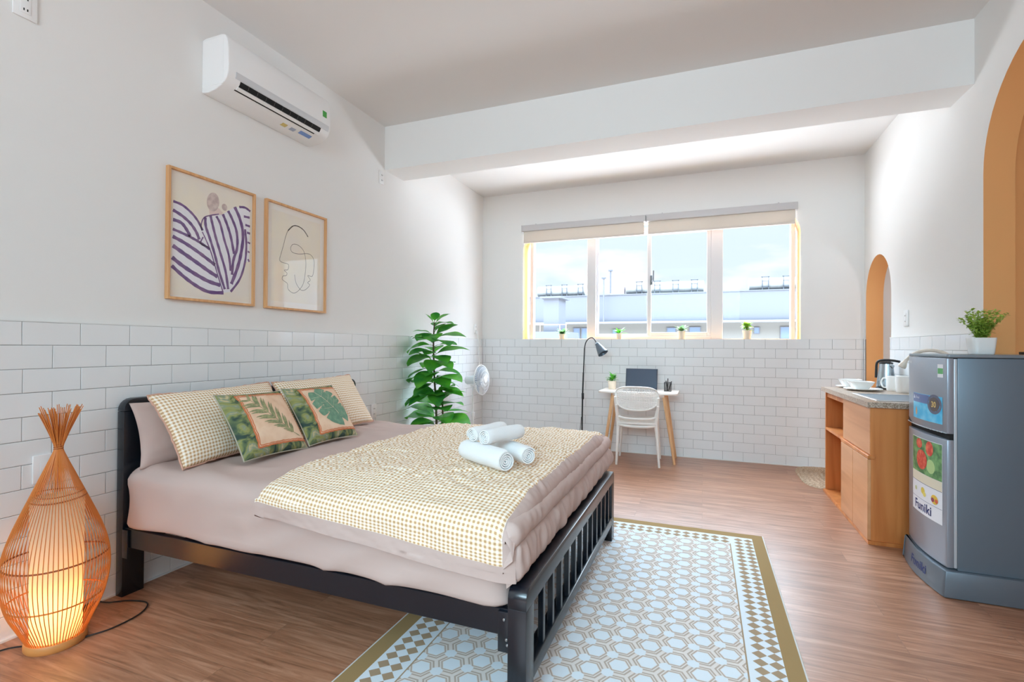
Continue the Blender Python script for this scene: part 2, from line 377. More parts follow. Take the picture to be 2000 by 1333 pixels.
# ochre niche behind the big arch, grey lobby behind the small arch
g = join(box(XR+.95, XR+1.05, BA0-.3, BA1+.3, -.05, HC), box(XR+.15, XR+1.0, BA0-.3, BA0-.2, -.05, HC), box(XR+.15, XR+1.0, BA1+.15, BA1+.25, -.05, HC))
struct('wall_niche', g, ORANGE, 'ochre painted niche wall inside the big arch', 'wall', smooth=False)
g = join(box(XR+1.5, XR+1.6, BA1+.25, YB+2.2, 1.75, HC), box(XR+.2, XR+1.6, YB+2.1, YB+2.2, -.05, HC), box(XR+.0, XR+.1, YB+.2, YB+2.2, -.05, HC))
struct('wall_lobby', g, GREYP, 'grey lobby wall seen through the small arch', 'wall', smooth=False)
g = box(XR+1.48, XR+1.6, BA1+.25, YB+2.2, -.05, 1.75)
struct('wall_lobby_lower', g, mat('lobby_paint', (128, 138, 144), .6), 'darker grey lower half of the lobby wall', 'wall', smooth=False)
struct('ceiling', box(XR+.2, XR+1.6, YB+.3, YB+2.2, HC-.1, HC), CEIL, 'lobby ceiling beyond the small arch', 'ceiling', smooth=False)
struct('floor', box(XR+.0, XR+1.6, YB+.28, YB+2.2, -.08, 0), mat('lobby_floor', (150, 150, 150), .5), 'grey lobby floor beyond the small arch', 'floor', smooth=False)
# wall behind the viewpoint; its wide window is added to let fill light in
RX0, RX1, RZ0, RZ1 = -1.7, .6, .90, 2.30
hole = [(RX0, RZ0), (RX1, RZ0), (RX1, RZ1), (RX0, RZ1)]
g, fm = holed_wall(lambda a, z, t: Vector((a, t, z)), XL-.3, XR+1.2, -.05, HC+.1, [hole], YF, YF-.2)
wf = struct('wall_front', g, [PLASTER, PLASTER], 'white wall at the near end of the room with an added window for light', 'wall', fm=fm, smooth=False); fix_normals(wf)
wn = tag(thing('added_rear_window', 'added white framed wide window letting fill light through the near wall', 'window', ((RX0+RX1)/2, YF-.1, RZ0)), kind='structure')
g = join(box(RX0, RX1, YF-.13, YF-.08, RZ0, RZ0+.05), box(RX0, RX1, YF-.13, YF-.08, RZ1-.05, RZ1), *[box(x-.025, x+.025, YF-.13, YF-.08, RZ0, RZ1) for x in (RX0+.025, -1.1, 0, RX1-.025)])
obj('frame', g, WFRAME, wn, smooth=False)
obj('pane', box(RX0+.05, RX1-.05, YF-.106, YF-.102, RZ0+.05, RZ1-.05), glass_mat(), wn, smooth=False)

# ---- glazed wall tiles: every tile a slightly tilted face, in running bond, 13 courses
def tile_wall(P, a0, a1, joint, skips, W=.2, H=.1, top=1.3, seed=1):
    rnd = random.Random(seed); V, F = [], []; gap = .0011
    for row in range(13):
        z1 = top-row*H; z0 = z1-H
        o = joint+(W/2 if row % 2 else 0)+rnd.uniform(-.004, .004)
        k0 = math.floor((a0-o)/W); k1 = math.ceil((a1-o)/W)
        for k in range(k0, k1):
            s, e = max(a0, o+k*W), min(a1, o+(k+1)*W)
            if e-s < .006: continue
            spans = [(s, e)]
            for q0, q1 in skips:
                ns = []
                for (x, y) in spans:
                    if q1 <= x or q0 >= y: ns.append((x, y)); continue
                    if q0-x > .006: ns.append((x, q0))
                    if y-q1 > .006: ns.append((q1, y))
                spans = ns
            for (x, y) in spans:
                c = [rnd.uniform(-.0007, .0007) for _ in range(2)]; lift = rnd.uniform(-.0004, .0005)
                x += gap; y -= gap; zz0 = z0+gap; zz1 = z1-gap; b = len(V)
                for (a, z, sa, sz) in ((x, zz0, -1, -1), (y, zz0, 1, -1), (y, zz1, 1, 1), (x, zz1, -1, 1)):
                    d = lift+c[0]*sa+c[1]*sz
                    e_ = .0016
                    V.append(P(a-sa*e_, z-sz*e_, d)); V.append(P(a, z, d-.0012)); V.append(P(a, z, -.010))
                F.append((b, b+3, b+6, b+9))
                for i in range(4):
                    j = (i+1) % 4; F.append((b+3*i, b+3*i+1, b+3*j+1, b+3*j)); F.append((b+3*i+1, b+3*i+2, b+3*j+2, b+3*j+1))
    return V, F
def tiles(wall, P, a0, a1, joint, skips, label, seed, W=.2):
    t = obj('wall_tiles', tile_wall(P, a0, a1, joint, skips, W=W, seed=seed), TILE, wall, smooth=False)
    t['label'] = label
tiles(wl, lambda a, z, d: Vector((XL+d, a, z)), YF, YB, 1.178, [], 'white glazed brick tiles of the bed wall', 1, W=.2063)
tiles(wb, lambda a, z, d: Vector((a, YB-d, z)), XL, XR, .0064, [], 'white glazed brick tiles of the far wall', 2)
tiles(wr, lambda a, z, d: Vector((XR-d, a, z)), YF, YB, .02, [(SA0, SA1), (BA0, BA1)], 'white glazed brick tiles between the arches', 3)
TRIMM = mat('tile_trim', (226, 226, 224), .5)
g = join(box(XL-.012, XL+.001, YF, YB, 1.2995, 1.305), box(XL, WX0-.002, YB-.001, YB+.012, 1.2995, 1.305), box(WX1+.002, XR, YB-.001, YB+.012, 1.2995, 1.305),
         box(XR-.001, XR+.012, YF, BA0, 1.2995, 1.305), box(XR-.001, XR+.012, BA1, SA0, 1.2995, 1.305), box(XR-.001, XR+.012, SA1, YB, 1.2995, 1.305))
struct('trim_2', g, TRIMM, 'thin white trim along the top of the wall tiles', 'trim', smooth=False)
g = join(box(XL-.012, XL-.0030, YF, YB, 0, 1.2990), box(XL, XR, YB+.0030, YB+.012, 0, 1.2990))
struct('trim_3', g, GROUT, 'grout bed behind the wall tiles', 'trim', smooth=False)
g = join(box(XR+.0030, XR+.012, YF, BA0, 0, 1.2990), box(XR+.0030, XR+.012, BA1, SA0, 0, 1.2990), box(XR+.0030, XR+.012, SA1, YB, 0, 1.2990))
struct('trim_4', g, GROUT, 'grout bed behind the tiles between the arches', 'trim', smooth=False)
g = join(box(XL, XL+.010, YF, YB, 0, .008), box(XL, XR, YB-.010, YB, 0, .008))
struct('baseboard_left', g, TRIMM, 'thin white sealant line where tiles meet the floor', 'baseboard', smooth=False)

# ================================================================== WINDOW
WY = 5.93
win = tag(thing('window_1', 'wide four-light white aluminium window in the far wall', 'window', (-.58, WY, 1.3)), kind='structure')
def frame_rect(x0, x1, z0, z1, y0, y1, w, wb_=None):
    wb_ = wb_ or w
    return join(box(x0, x0+w, y0, y1, z0, z1, .003, 1), box(x1-w, x1, y0, y1, z0, z1, .003, 1), box(x0+w, x1-w, y0, y1, z0, z0+wb_, .003, 1), box(x0+w, x1-w, y0, y1, z1-w, z1, .003, 1))
z0, z1 = 1.301, 2.60
obj('frame', join(box(-2.035, -1.995, WY-.03, WY+.05, z0, z1, .003, 1), box(.862, .902, WY-.03, WY+.05, z0, z1, .003, 1),
    box(-1.995, .862, WY-.03, WY+.05, z1-.045, z1, .003, 1), box(-1.31, -1.205, WY-.03, WY+.05, z0, z1-.045, .003, 1), box(.085, .205, WY-.03, WY+.05, z0, z1-.045, .003, 1),
    box(-1.205, .085, WY-.03, WY+.05, z0, z0+.035, .003, 1), box(-1.995, -1.31, WY-.03, WY+.05, z0, z0+.006), box(.205, .862, WY-.03, WY+.05, z0, z0+.006)), WFRAME, win, smooth=False)
g = frame_rect(-1.205, -.575, z0+.035, z1-.045, WY+.012, WY+.040, .028)
obj('sash', g, WFRAME, win, smooth=False)
g = frame_rect(-.605, .085, z0+.035, z1-.045, WY-.022, WY+.008, .045)
s2 = obj('sash', g, WFRAME, win, smooth=False)
GL = glass_mat('clear_glass', (.985, .995, 1), .004)
for a, b, y, lo in ((-1.995, -1.31, WY, z0+.006), (-1.205, -.575, WY+.026, z0+.05), (-.605, .085, WY-.007, z0+.05), (.205, .862, WY, z0+.006)):
    obj('pane', box(a+.004, b-.004, y-.002, y+.002, lo, z1-.05), GL, win, smooth=False)
hp = [(-.548, WY-.035, 1.975), (-.538, WY-.06, 1.965), (-.532, WY-.065, 1.985), (-.530, WY-.065, 2.09)]
h = obj('handle', join(tube(spline(hp, 5), .008, 8), box(-.572, -.545, WY-.035, WY-.02, 1.93, 2.04, .003)), mat('handle_grey', (120, 124, 130), .4), win); h['label'] = 'grey sash handle'
g = box(WX0, WX1, YB+.012, YB+.26, 1.292, 1.301)
struct('trim_5', g, ORANGE, 'ochre painted window sill ledge', 'window sill', smooth=False)

# ---- roller blinds
BEIGE = translucent_mat('beige_blind_fabric', (222, 214, 204), .22)
HRAIL = mat('blind_rail', (196, 192, 192), .4)
def blind(x0, x1, label, zt=2.697, zb=2.478, cord_x=None):
    t = thing('roller_blind', label, 'blind', ((x0+x1)/2, YB, zb), 'raised roller blinds above the window')
    obj('head_rail', join(box(x0, x1, YB-.075, YB+.008, zt-.075, zt, .006), box(x0, x0+.004, YB-.08, YB+.008, zt-.085, zt)), HRAIL, t)
    obj('fabric', box(x0+.02, x1-.02, YB-.045, YB-.043, zb+.02, zt-.07), BEIGE, t, smooth=False)
    obj('bottom_bar', box(x0+.02, x1-.02, YB-.052, YB-.036, zb, zb+.022, .004), mat('blind_bar', (214, 202, 192), .45), t)
    for x in (x0+.17, x1-.17): obj('bracket', join(box(x-.022, x+.022, YB-.02, YB+.009, zt, zt+.012), box(x-.006, x+.006, YB-.03, YB-.018, zt-.004, zt+.018)), HRAIL, t)
    cx = x0+.008 if cord_x is None else cord_x
    obj('pull_chain', join(tube([(cx, YB-.03, zt-.05), (cx, YB-.03, 1.42), (cx+.004, YB-.03, 1.405), (cx+.012, YB-.03, 1.42), (cx+.012, YB-.03, zt-.05)], .0022, 5)), WHITEPL, t)
blind(-2.085, -.603, 'raised beige roller blind over the two panes nearer the bed wall')
blind(-.597, .897, 'raised beige roller blind over the two panes nearer the arches', cord_x=.885)

# ================================================================== OUTSIDE
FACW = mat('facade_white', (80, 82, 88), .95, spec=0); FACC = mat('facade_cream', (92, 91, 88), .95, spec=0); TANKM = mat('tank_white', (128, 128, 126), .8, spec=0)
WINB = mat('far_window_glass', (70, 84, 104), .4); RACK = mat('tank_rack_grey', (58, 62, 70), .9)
bld = thing('apartment_building', 'long white flat-roofed building seen through the window', 'building', (-3, 44, -12))
obj('wall', join(box(-40, 30, 40.9, 50, -12, 3.2), ), FACC, bld, smooth=False)
obj('parapet', join(box(-40, 30, 40, 50, 3.2, 5.45), box(-40, 30, 39.94, 40, 5.38, 5.449)), FACW, bld, smooth=False)
obj('eave', box(-40, 30, 39.7, 41, 3.12, 3.24), mat('eave_grey', (90, 92, 98), .8), bld, smooth=False)
for (x0, x1, a, b) in ((-10.2, -9.7, 1.2, 2.75), (-9.5, -9.0, 1.2, 2.75), (-2.62, -2.02, 2.1, 2.72), (-.95, -.2, 2.1, 2.76), (.5, 1.05, 2.1, 2.72), (3.6, 3.9, 2.3, 2.7), (5.35, 5.9, 1.9, 2.72), (-6.9, -6.4, 2.0, 2.6)):
    w = obj('window', join(box(x0-.06, x1+.06, 40.84, 40.9, b, b+.06), box(x0-.06, x0, 40.84, 40.9, a, b), box(x1, x1+.06, 40.84, 40.9, a, b), box(x0-.06, x1+.06, 40.84, 40.9, a-.06, a)), FACW, bld, smooth=False)
    obj('pane', box(x0, x1, 40.86, 40.895, a, b), WINB, w, smooth=False)
def tank(x0, x1, label):
    t = thing('water_tank', label, 'water tank', ((x0+x1)/2, 41.5, 5.46), 'white water tanks on the far roof')
    r = .46; zc = 5.56+r; n = max(3, int((x1-x0)/.45)); pr = [(0, 0), (r*.8, .02)]
    for i in range(n+1):
        s = .06+(x1-x0-.12)*i/n; pr += [(r, s), (r, s+.02), (r*.985, s+.05), (r*.985, s+(x1-x0-.12)/n-.04)] if i < n else [(r, s)]
    pr += [(r*.8, x1-x0-.02), (0, x1-x0)]
    g = lathe(pr, 24); g = xf(g, T(x0, 41.5, zc) @ R(PI/2, 'Y'))
    obj('tank_body', g, TANKM, t)
    for x in [x0+.9+1.4*i for i in range(int((x1-x0-1)/1.4)+1)]:
        obj('rack', join(box(x, x+.05, 40.95, 41.0, 5.46, zc+.5), box(x+.42, x+.47, 40.95, 41.0, 5.46, zc+.5), box(x, x+.47, 40.95, 41, 5.75, 5.8), box(x-.05, x+.52, 40.95, 41.05, zc+.47, zc+.51), box(x, x+.47, 40.95, 41.0, zc+.15, zc+.19)), RACK, t, smooth=False)
tank(-13.6, -9.3, 'white ribbed roof tank seen in the first window pane from the bed wall')
tank(-5.95, .1, 'long white ribbed roof tank crossing the middle window panes')
tank(3.2, 7.2, 'white ribbed roof tank seen in the window pane nearest the arches')
bx = thing('roof_shed', 'pale pink rooftop box beside the long tank', 'shed', (-6.6, 42, 5.45)); obj('shed_body', box(-7.2, -6.05, 41.3, 42.4, 5.45, 6.18), mat('shed_pink', (118, 108, 110), .9), bx, smooth=False)
for x, zb, zt, lb in ((-7.44, 3.24, 6.75, 'shorter grey mast rising in front of the building'), (-6.89, 5.5, 7.33, 'taller grey mast on the far roof')):
    t = thing('roof_mast', lb, 'mast', (x, 39.6, zb)); obj('pole', tube([(x, 39.6, zb), (x, 39.6, zt)], .055, 8), FACW if zb < 4 else RACK, t); obj('mast_head', box(x-.16, x+.16, 39.5, 39.7, zt-.06, zt+.04), RACK, t, smooth=False)
t = thing('stair_tower', 'small white rooftop tower behind the first window pane', 'tower', (-9.2, 30, -12))
obj('tower_body', join(box(-10.3, -7.9, 30, 33, -12, 2.15), box(-9.55, -8.55, 30.3, 32, 2.15, 4.35), box(-9.75, -8.35, 30.1, 32.2, 4.3, 4.42)), FACW, t, smooth=False)
obj('railing', join(*[tube([(x, 30.05, 2.15), (x, 30.05, 2.6)], .03, 6) for x in (-10.2, -9.7, -8.4, -8.0)], tube([(-10.25, 30.05, 2.6), (-7.95, 30.05, 2.6)], .03, 6)), mat('railing_pink', (120, 96, 88), .7), t)

# ================================================================== BED
def fn3(x, y, z, s=1.0): return noise.noise(Vector((x*s, y*s, z*s)))
bed = thing('bed_frame', 'blue-black double bed frame with slatted footboard standing against the tiled wall', 'bed', (-1.58, 2.35, 0))
def rounded(x0, x1, z0, z1, r, corners):   # outline in (y,z); corners: set of 'tl','tr'
    p = [(x0, z0), (x1, z0)]
    p += arc(x1-r, z1-r, r, 0, PI/2, 5) if 'tr' in corners else [(x1, z1)]
    p += arc(x0+r, z1-r, r, PI/2, PI, 5) if 'tl' in corners else [(x0, z1)]
    return p
def bevelled(g, w=.003, seg=2):
    bm = bmesh.new(); vs_ = [bm.verts.new(v) for v in g[0]]
    for f in g[1]:
        try: bm.faces.new([vs_[i] for i in f])
        except ValueError: pass
    bmesh.ops.recalc_face_normals(bm, faces=bm.faces)
    es = [e for e in bm.edges if len(e.link_faces) == 2 and e.calc_face_angle(0) > .6]
    bmesh.ops.bevel(bm, geom=es, offset=w, segments=seg, profile=.5, affect='EDGES'); bm.verts.index_update()
    r = ([v.co.copy() for v in bm.verts], [tuple(v.index for v in f.verts) for f in bm.faces]); bm.free(); return r
hb = obj('headboard', join(bevelled(prism(rounded(1.530, 3.217, .885, .945, .055, {'tl', 'tr'}), 0, -2.622, -2.574)), box(-2.612, -2.584, 1.63, 3.12, .46, .50, .003),
     *[box(-2.608, -2.588, y-.02, y+.02, .495, .890) for y in [1.78+.165*i for i in range(8)]]), BLACKW, bed, ang=30)
for a in (1.530, 3.117): obj('leg', box(-2.622, -2.574, a, a+.10, 0, .884, .003), BLACKW, bed)
FX0, FX1 = -.585, -.520
fo = [(1.487, .360)]+arc(1.487+.035, .427-.035, .035, PI, PI/2, 5)+arc(3.150-.035, .427-.035, .035, PI/2, 0, 5)+[(3.150, .360)]
obj('footboard_rail', bevelled(prism(fo, 0, FX0, FX1), .003), BLACKW, bed, ang=30)
obj('lower_rail', box(FX0+.01, FX1, 1.565, 3.072, .105, .155, .003), BLACKW, bed)
for a in (1.487, 3.072): obj('leg', box(FX0, FX1, a, a+.078, .0062, .362, .003), BLACKW, bed)
for i in range(12):
    y = 1.684+.1177*i; obj('slat', box(FX1-.026, FX1-.005, y, y+.022, .153, .362, .002, 1), BLACKW, bed)
for y in (1.537, 3.118): obj('side_rail', box(-2.576, -.583, y, y+.026, .240, .330, .002, 1), BLACKW, bed)
for x0, x1 in ((-.636, -.586), (-2.574, -2.535)): obj('bracket', box(x0, x1, 1.527, 1.5365, .190, .325, .003), BLACKW, bed)
BOLT = mat('steel_bolt', (170, 170, 172), .3, metal=.9)
for x, z in ((-.612, .300), (-.603, .235), (-.600, .218)):
    b = obj('bolt', xf(lathe([(0, .0), (.005, 0), (.005, .003), (.003, .005), (0, .0055)], 10), T(x, 1.5265, z) @ R(PI/2, 'X')), BOLT, bed); b['label'] = 'small steel bolt'
for i in range(8): obj('base_slat', box(-2.45+.25*i, -2.37+.25*i, 1.564, 3.117, .312, .326), BLACKW, bed, smooth=False)
obj('centre_beam', box(-2.57, -.60, 2.33, 2.36, .28, .311), BLACKW, bed, smooth=False)
g = box(-1.6, -1.55, 2.32, 2.37, 0, .279); obj('leg', g, BLACKW, bed, smooth=False)

# ---- mattress under its sheet
def puffy(x0, x1, y0, y1, z0, z1, r, step=.03, disp=None):
    nx, ny, nz = [max(4, int(round(d/step))) for d in (x1-x0, y1-y0, z1-z0)]
    idx = {}; V, F = [], []
    def vid(i, j, k):
        key = (i, j, k)
        if key not in idx:
            p = Vector((x0+(x1-x0)*i/nx, y0+(y1-y0)*j/ny, z0+(z1-z0)*k/nz))
            c = Vector((min(max(p.x, x0+r), x1-r), min(max(p.y, y0+r), y1-r), min(max(p.z, z0+r*.35), z1-r)))
            d = p-c; lo = p.z < z0+r*.35
            n = d.normalized() if d.length > 1e-6 else Vector((0, 0, 1))
            if d.length > 1e-6:
                m = max(abs(d.x)/r, abs(d.y)/r, (abs(d.z)/(r*.35) if lo else abs(d.z)/r))
                e = Vector((n.x*r, n.y*r, n.z*(r*.35 if lo else r)))*m; p = c+e
            if disp: p = p+disp(p, n); p.z = max(p.z, z0)
            idx[key] = len(V); V.append(p)
        return idx[key]
    for i in range(nx):
        for j in range(ny):
            F.append((vid(i, j, 0), vid(i, j+1, 0), vid(i+1, j+1, 0), vid(i+1, j, 0))); F.append((vid(i, j, nz), vid(i+1, j, nz), vid(i+1, j+1, nz), vid(i, j+1, nz)))
    for i in range(nx):
        for k in range(nz):
            F.append((vid(i, 0, k), vid(i+1, 0, k), vid(i+1, 0, k+1), vid(i, 0, k+1))); F.append((vid(i, ny, k), vid(i, ny, k+1), vid(i+1, ny, k+1), vid(i+1, ny, k)))
    for j in range(ny):
        for k in range(nz):
            F.append((vid(0, j, k), vid(0, j, k+1), vid(0, j+1, k+1), vid(0, j+1, k))); F.append((vid(nx, j, k), vid(nx, j+1, k), vid(nx, j+1, k+1), vid(nx, j, k+1)))
    return V, F
def ridge(v): return (1-abs(v))**3
def md(p, n):
    if n.z > .6 or (p.z > .6 and p.x < -1.6):   # top: long soft wrinkles fanning out from the pillows
        a = .012*ridge(fn3(p.x*2.2-p.y*1.5, p.y*4.5+p.x*2.0, 0, 1.3))+.005*fn3(p.x, p.y, 3, 3.0)
        if p.y > 2.6 and p.x < -1.72: a += .020*ridge(fn3(p.x*1.2, p.y*8, 5, 1.0))
        return n*a
    if n.y < -.5:                                 # near side: diagonal drag folds towards the foot
        f = max(0, min(1, (p.x+2.3)/1.2))
        a = .020*f*ridge(fn3(p.x*1.4+p.z*2.0, p.z*8-p.x*2.2, 2, 1.0))+.012*(1-f)*ridge(fn3(p.x*3-p.z*3, p.z*3+p.x*2, 8, 1.0))+.006*fn3(p.x*1.2, p.z*4, 1, 1.2)
        return n*a + Vector((0, 0, (.004+.005*fn3(p.x*5, 0, 0))*(1 if p.z < .36 else 0)))
    if n.z < -.3: return Vector((0, 0, 0))
    return n*.004*fn3(p.x, p.y, p.z, 6)
g = puffy(-2.564, -.602, 1.524, 3.145, .331, .622, .07, .026, md)
mt = obj('mattress', g, MAUVE, at=(-1.58, 2.35, .331), ang=60)
tag(mt, 'thick mattress under a smooth mauve fitted sheet', 'mattress')

# ---- folded comforter: gingham top with a mauve edge band
def clamp(v, a=0, b=1): return max(a, min(b, v))
def smooth01(t): t = clamp(t); return t*t*(3-2*t)
DX0, DX1 = -1.655, -.560
def zb_near(x): return .535+(.440-.535)*(x-DX0)/(DX1-DX0)
def duvet_point(s, t):
    """s across x (0 pillow side .. 1 foot), t along y (0 near hem .. 1 far hem)"""
    # near-side profile as arc length: hem -> up -> over -> top
    x = DX0+(DX1-DX0)*s
    ztop = .690+.006*math.sin(x*5)
    zb = zb_near(x); r = .065
    ya, yb = 1.466, 3.215
    L1 = ztop-zb-r; L2 = r*PI/2; L3 = (yb-ya)-2*r; L4 = L2; L5 = .12
    tot = L1+L2+L3+L4+L5; d = t*tot
    if d < L1: y, z, n = ya, zb+d, Vector((0, -1, 0))
    elif d < L1+L2: a = (d-L1)/r; y, z, n = ya+r-r*math.cos(a), ztop-r+r*math.sin(a), Vector((0, -math.cos(a), math.sin(a)))
    elif d < L1+L2+L3: y, z, n = ya+r+(d-L1-L2), ztop, Vector((0, 0, 1))
    elif d < L1+L2+L3+L4: a = (d-L1-L2-L3)/r; y, z, n = yb-r+r*math.sin(a), ztop-r+r*math.cos(a), Vector((0, math.sin(a), math.cos(a)))
    else: y, z, n = yb, ztop-r-(d-L1-L2-L3-L4), Vector((0, 1, 0))
    # soft shoulder: the near part slopes gently down towards the hem, and all edges roll
    z -= .045*smooth01((1.80-y)/.34)**1.5 if n.z > .3 else .045*(z > ztop-.2)*(1 if n.z < .3 and y < 2 else 0)*clamp((z-zb)/.14)
    z -= .035*smooth01((y-2.85)/.36)
    es = min(s, 1.0)*(DX1-DX0); er = (1-s)*(DX1-DX0)
    rl, rr_ = .020, .075
    if es < rl: z -= (rl-math.sqrt(max(0, rl*rl-(rl-es)**2)))*(1 if n.z > .3 else .3); 
    if er < rr_ and n.z > .2: z -= (rr_-math.sqrt(max(0, rr_*rr_-(rr_-er)**2)))
    if er < rr_ and n.z <= .2: y += (1 if y < 2 else -1)*(.03*(1-er/rr_)**2)
    return Vector((x, y, z)), n, d
def duvet_vert(s, t):
    p, n, d = duvet_point(s, t)
    u, v = p.x, d
    top = clamp(n.z)
    # puckered quilting: broad pads, seams and fine gathers
    q = .010*fn3(u, v, 0, 4.0)+.006*fn3(u*2.2-v, v*2+u, 3, 3.2)
    fine = .0075*fn3(u*9-v*5, v*17+u*14, 7, 1.3)+.0065*ridge(fn3(u*14+v*8, v*30-u*18, 9, 1.25))+.002*fn3(u*40, v*40, 4, 1.1)
    seam = 0
    for (cx, cy, rad) in ((-1.15, 2.15, .42), (-.75, 2.75, .40), (-1.35, 2.95, .38), (-.72, 1.95, .30), (-1.42, 1.75, .33)):
        dd = abs(math.hypot(p.x-cx, p.y-cy)-rad); seam -= .009*math.exp(-(dd/.012)**2)
    amp = .35+.65*smooth01((p.y-1.56)/.22)
    q += (fine*amp+seam*amp)*top + fine*.25*(1-top)
    return p+n*q
NU, NV = 120, 230
V = []; UV = []
for j in range(NV):
    for i in range(NU):
        s, t = i/(NU-1), j/(NV-1); p = duvet_vert(s, t); V.append(p); _, _, d = duvet_point(s, t); UV.append((p.x+.004*math.sin(d*9), d))
F = []; fm = []
for j in range(NV-1):
    for i in range(NU-1):
        F.append((j*NU+i, j*NU+i+1, (j+1)*NU+i+1, (j+1)*NU+i)); s, t = (i+.5)/(NU-1), (j+.5)/(NV-1)
        p, n, d = duvet_point(s, t)
        edge = (1-s)*(DX1-DX0)
        mauve = d < .082 or edge < .036 or t > .985 or s < .004
        fm.append(1 if mauve else 0)
# underside ring: the cloth turns in under itself along the hems
def inner(i, j):
    p = V[j*NU+i]; s, t = i/(NU-1), j/(NV-1)
    if j == 0: return p+Vector((0, .028, .012))
    if j == NV-1: return p+Vector((0, -.06, .01))
    return p+Vector((.05 if i == 0 else -.033, 0, -.010 if i == 0 else -.03))
border = [(i, 0) for i in range(NU)]+[(NU-1, j) for j in range(1, NV)]+[(i, NV-1) for i in range(NU-2, -1, -1)]+[(0, j) for j in range(NV-2, 0, -1)]
b0 = len(V)
for (i, j) in border: V.append(inner(i, j)); UV.append((0, 0))
nb = len(border)
for k in range(nb):
    a = border[k]; b = border[(k+1) % nb]; F.append((a[1]*NU+a[0], b0+k, b0+(k+1) % nb, b[1]*NU+b[0])); fm.append(1)
dv = obj('comforter', (V, F), [GING, MAUVE], at=(-1.1, 2.35, .64), uvs=UV, fm=fm, ang=75)
fix_normals(dv)
tag(dv, 'folded comforter with tan gingham top and mauve edges across the foot of the bed', 'comforter')
# the folded layers of the comforter seen above the footboard
def layer(x_out, zc, hh, y0, y1, seed, amp):
    def fn(a, b):
        y = y0+(y1-y0)*b; ang = PI*(a-.5)
        ruff = amp*(fn3(y*26, seed, a*2)+.5*fn3(y*60, seed+3, a*3))
        tp_ = min(1, math.sqrt(max(0, min(b, 1-b))/.012))
        hh_ = hh*(.05+.95*tp_)
        xo = x_out-.045*tp_-.0*a-(1-tp_)*.03+.045*tp_*math.cos(ang)**.7*(1+.1*fn3(y*3, seed, 0)) if abs(a-.5) < .5 else x_out-.045
        return Vector((xo+ruff*math.cos(ang), y, zc+hh_*math.sin(ang)+.006*fn3(y*4, seed, 1)))
    return grid(13, 150, fn)
g = join(layer(-.546, .592, .042, 1.476, 3.20, 1, .007), layer(-.540, .501, .066, 1.49, 3.19, 5, .017))
o = obj('folded_layer', g, MAUVE, dv, ang=80); o['label'] = 'ruffled mauve fold of the comforter'

# ---- pillows and cushions
def pillow_surface(c, wd, hd, w, h, th, pinch=.07, sag=0, wr=.004, seed=0, p=2.6):
    wd = Vector(wd).normalized(); hd = Vector(hd); hd = (hd-wd*hd.dot(wd)).normalized(); nd = wd.cross(hd).normalized()
    def S(u, v, side=1, lift=0):
        x = w/2*u*(1-pinch*(1-v*v)*abs(u)); y = h/2*v*(1-pinch*(1-u*u)*abs(v))
        e = max(0, (1-abs(u)**p)*(1-abs(v)**p)); t = th/2*e**.5
        q = wr*fn3(u*3.1+seed, v*3.3, side*2.0, 1.5)*min(1, e*4)+wr*.6*ridge(fn3(u*4+v*3, v*2-u*5, seed, 1.0))*min(1, e*3)
        return Vector(c)+wd*x+hd*(y-sag*(1-u*u)*(1+v)*.5)+nd*side*(t+q+lift)
    return S, nd
def pillow(name, label, cat, c, wd, hd, w, h, th, m, group=None, n=34, flange=None, uvs=True, **k):
    S, nd = pillow_surface(c, wd, hd, w, h, th, **k)
    V, F, UV, fm = [], [], [], []
    nv = n
    for side in (1, -1):
        b = len(V)
        for j in range(nv+1):
            for i in range(n+1):
                u = -math.cos(PI*i/n); v = -math.cos(PI*j/nv); u = .5*u+.5*(-1+2*i/n); v = .5*v+.5*(-1+2*j/nv)
                V.append(S(u, v, side)); UV.append((u*w/2+w, v*h/2+h))
        for j in range(nv):
            for i in range(n):
                f = (b+j*(n+1)+i, b+j*(n+1)+i+1, b+(j+1)*(n+1)+i+1, b+(j+1)*(n+1)+i); F.append(f if side > 0 else f[::-1]); fm.append(0)
    o = obj(name, (V, F), m, at=tuple(Vector(c)-Vector((0, 0, h/2*.8))), uvs=UV, fm=fm, ang=70)
    bm = bmesh.new(); bm.from_mesh(o.data); bmesh.ops.remove_doubles(bm, verts=bm.verts, dist=1e-5); bm.to_mesh(o.data); bm.free()
    tag(o, label, cat, group); return o, S
def edge_tube(S, rad, n=40, wob=0):
    pts = []
    for k in range(4):
        for i in range(n):
            a = -1+2*i/n; u, v = ((a, -1), (1, a), (-a, 1), (-1, -a))[k]; p = S(u, v, 1)
            pts.append(p+Vector((wob*fn3(p.x, p.y, p.z, 40), wob*fn3(p.y, p.z, p.x, 40), wob*fn3(p.z, p.x, p.y, 40))))
    return tube(pts, rad, 6, closed=True)
PB = mat('pillow_piping', (206, 160, 140), .9)
mv, S = pillow('pillow', 'plain mauve pillow leaning on the headboard behind the nearer gingham pillow', 'pillow', (-2.508, 1.880, .772), (-.03, 1, 0), (-.25, 0, 1), .70, .32, .12, MAUVE, 'bed pillows', seed=4)
g1, S = pillow('pillow', 'tan gingham pillow on the side of the bed nearer the wicker lamp', 'pillow', (-2.362, 1.935, .806), (-.05, 1, .02), (-.68, 0, 1), .735, .40, .13, GING, 'bed pillows', seed=1, pinch=.05)
o = obj('flange', edge_tube(S, .0045, wob=.006), PB, g1); o['label'] = 'pinkish edge piping'
g2, S = pillow('pillow', 'tan gingham pillow on the far side of the bed behind the monstera cushion', 'pillow', (-2.378, 2.672, .814), (.03, 1, .02), (-.66, 0, 1), .70, .40, .13, GING, 'bed pillows', seed=2, pinch=.05)
o = obj('flange', edge_tube(S, .0045, wob=.006), PB, g2); o['label'] = 'pinkish edge piping'

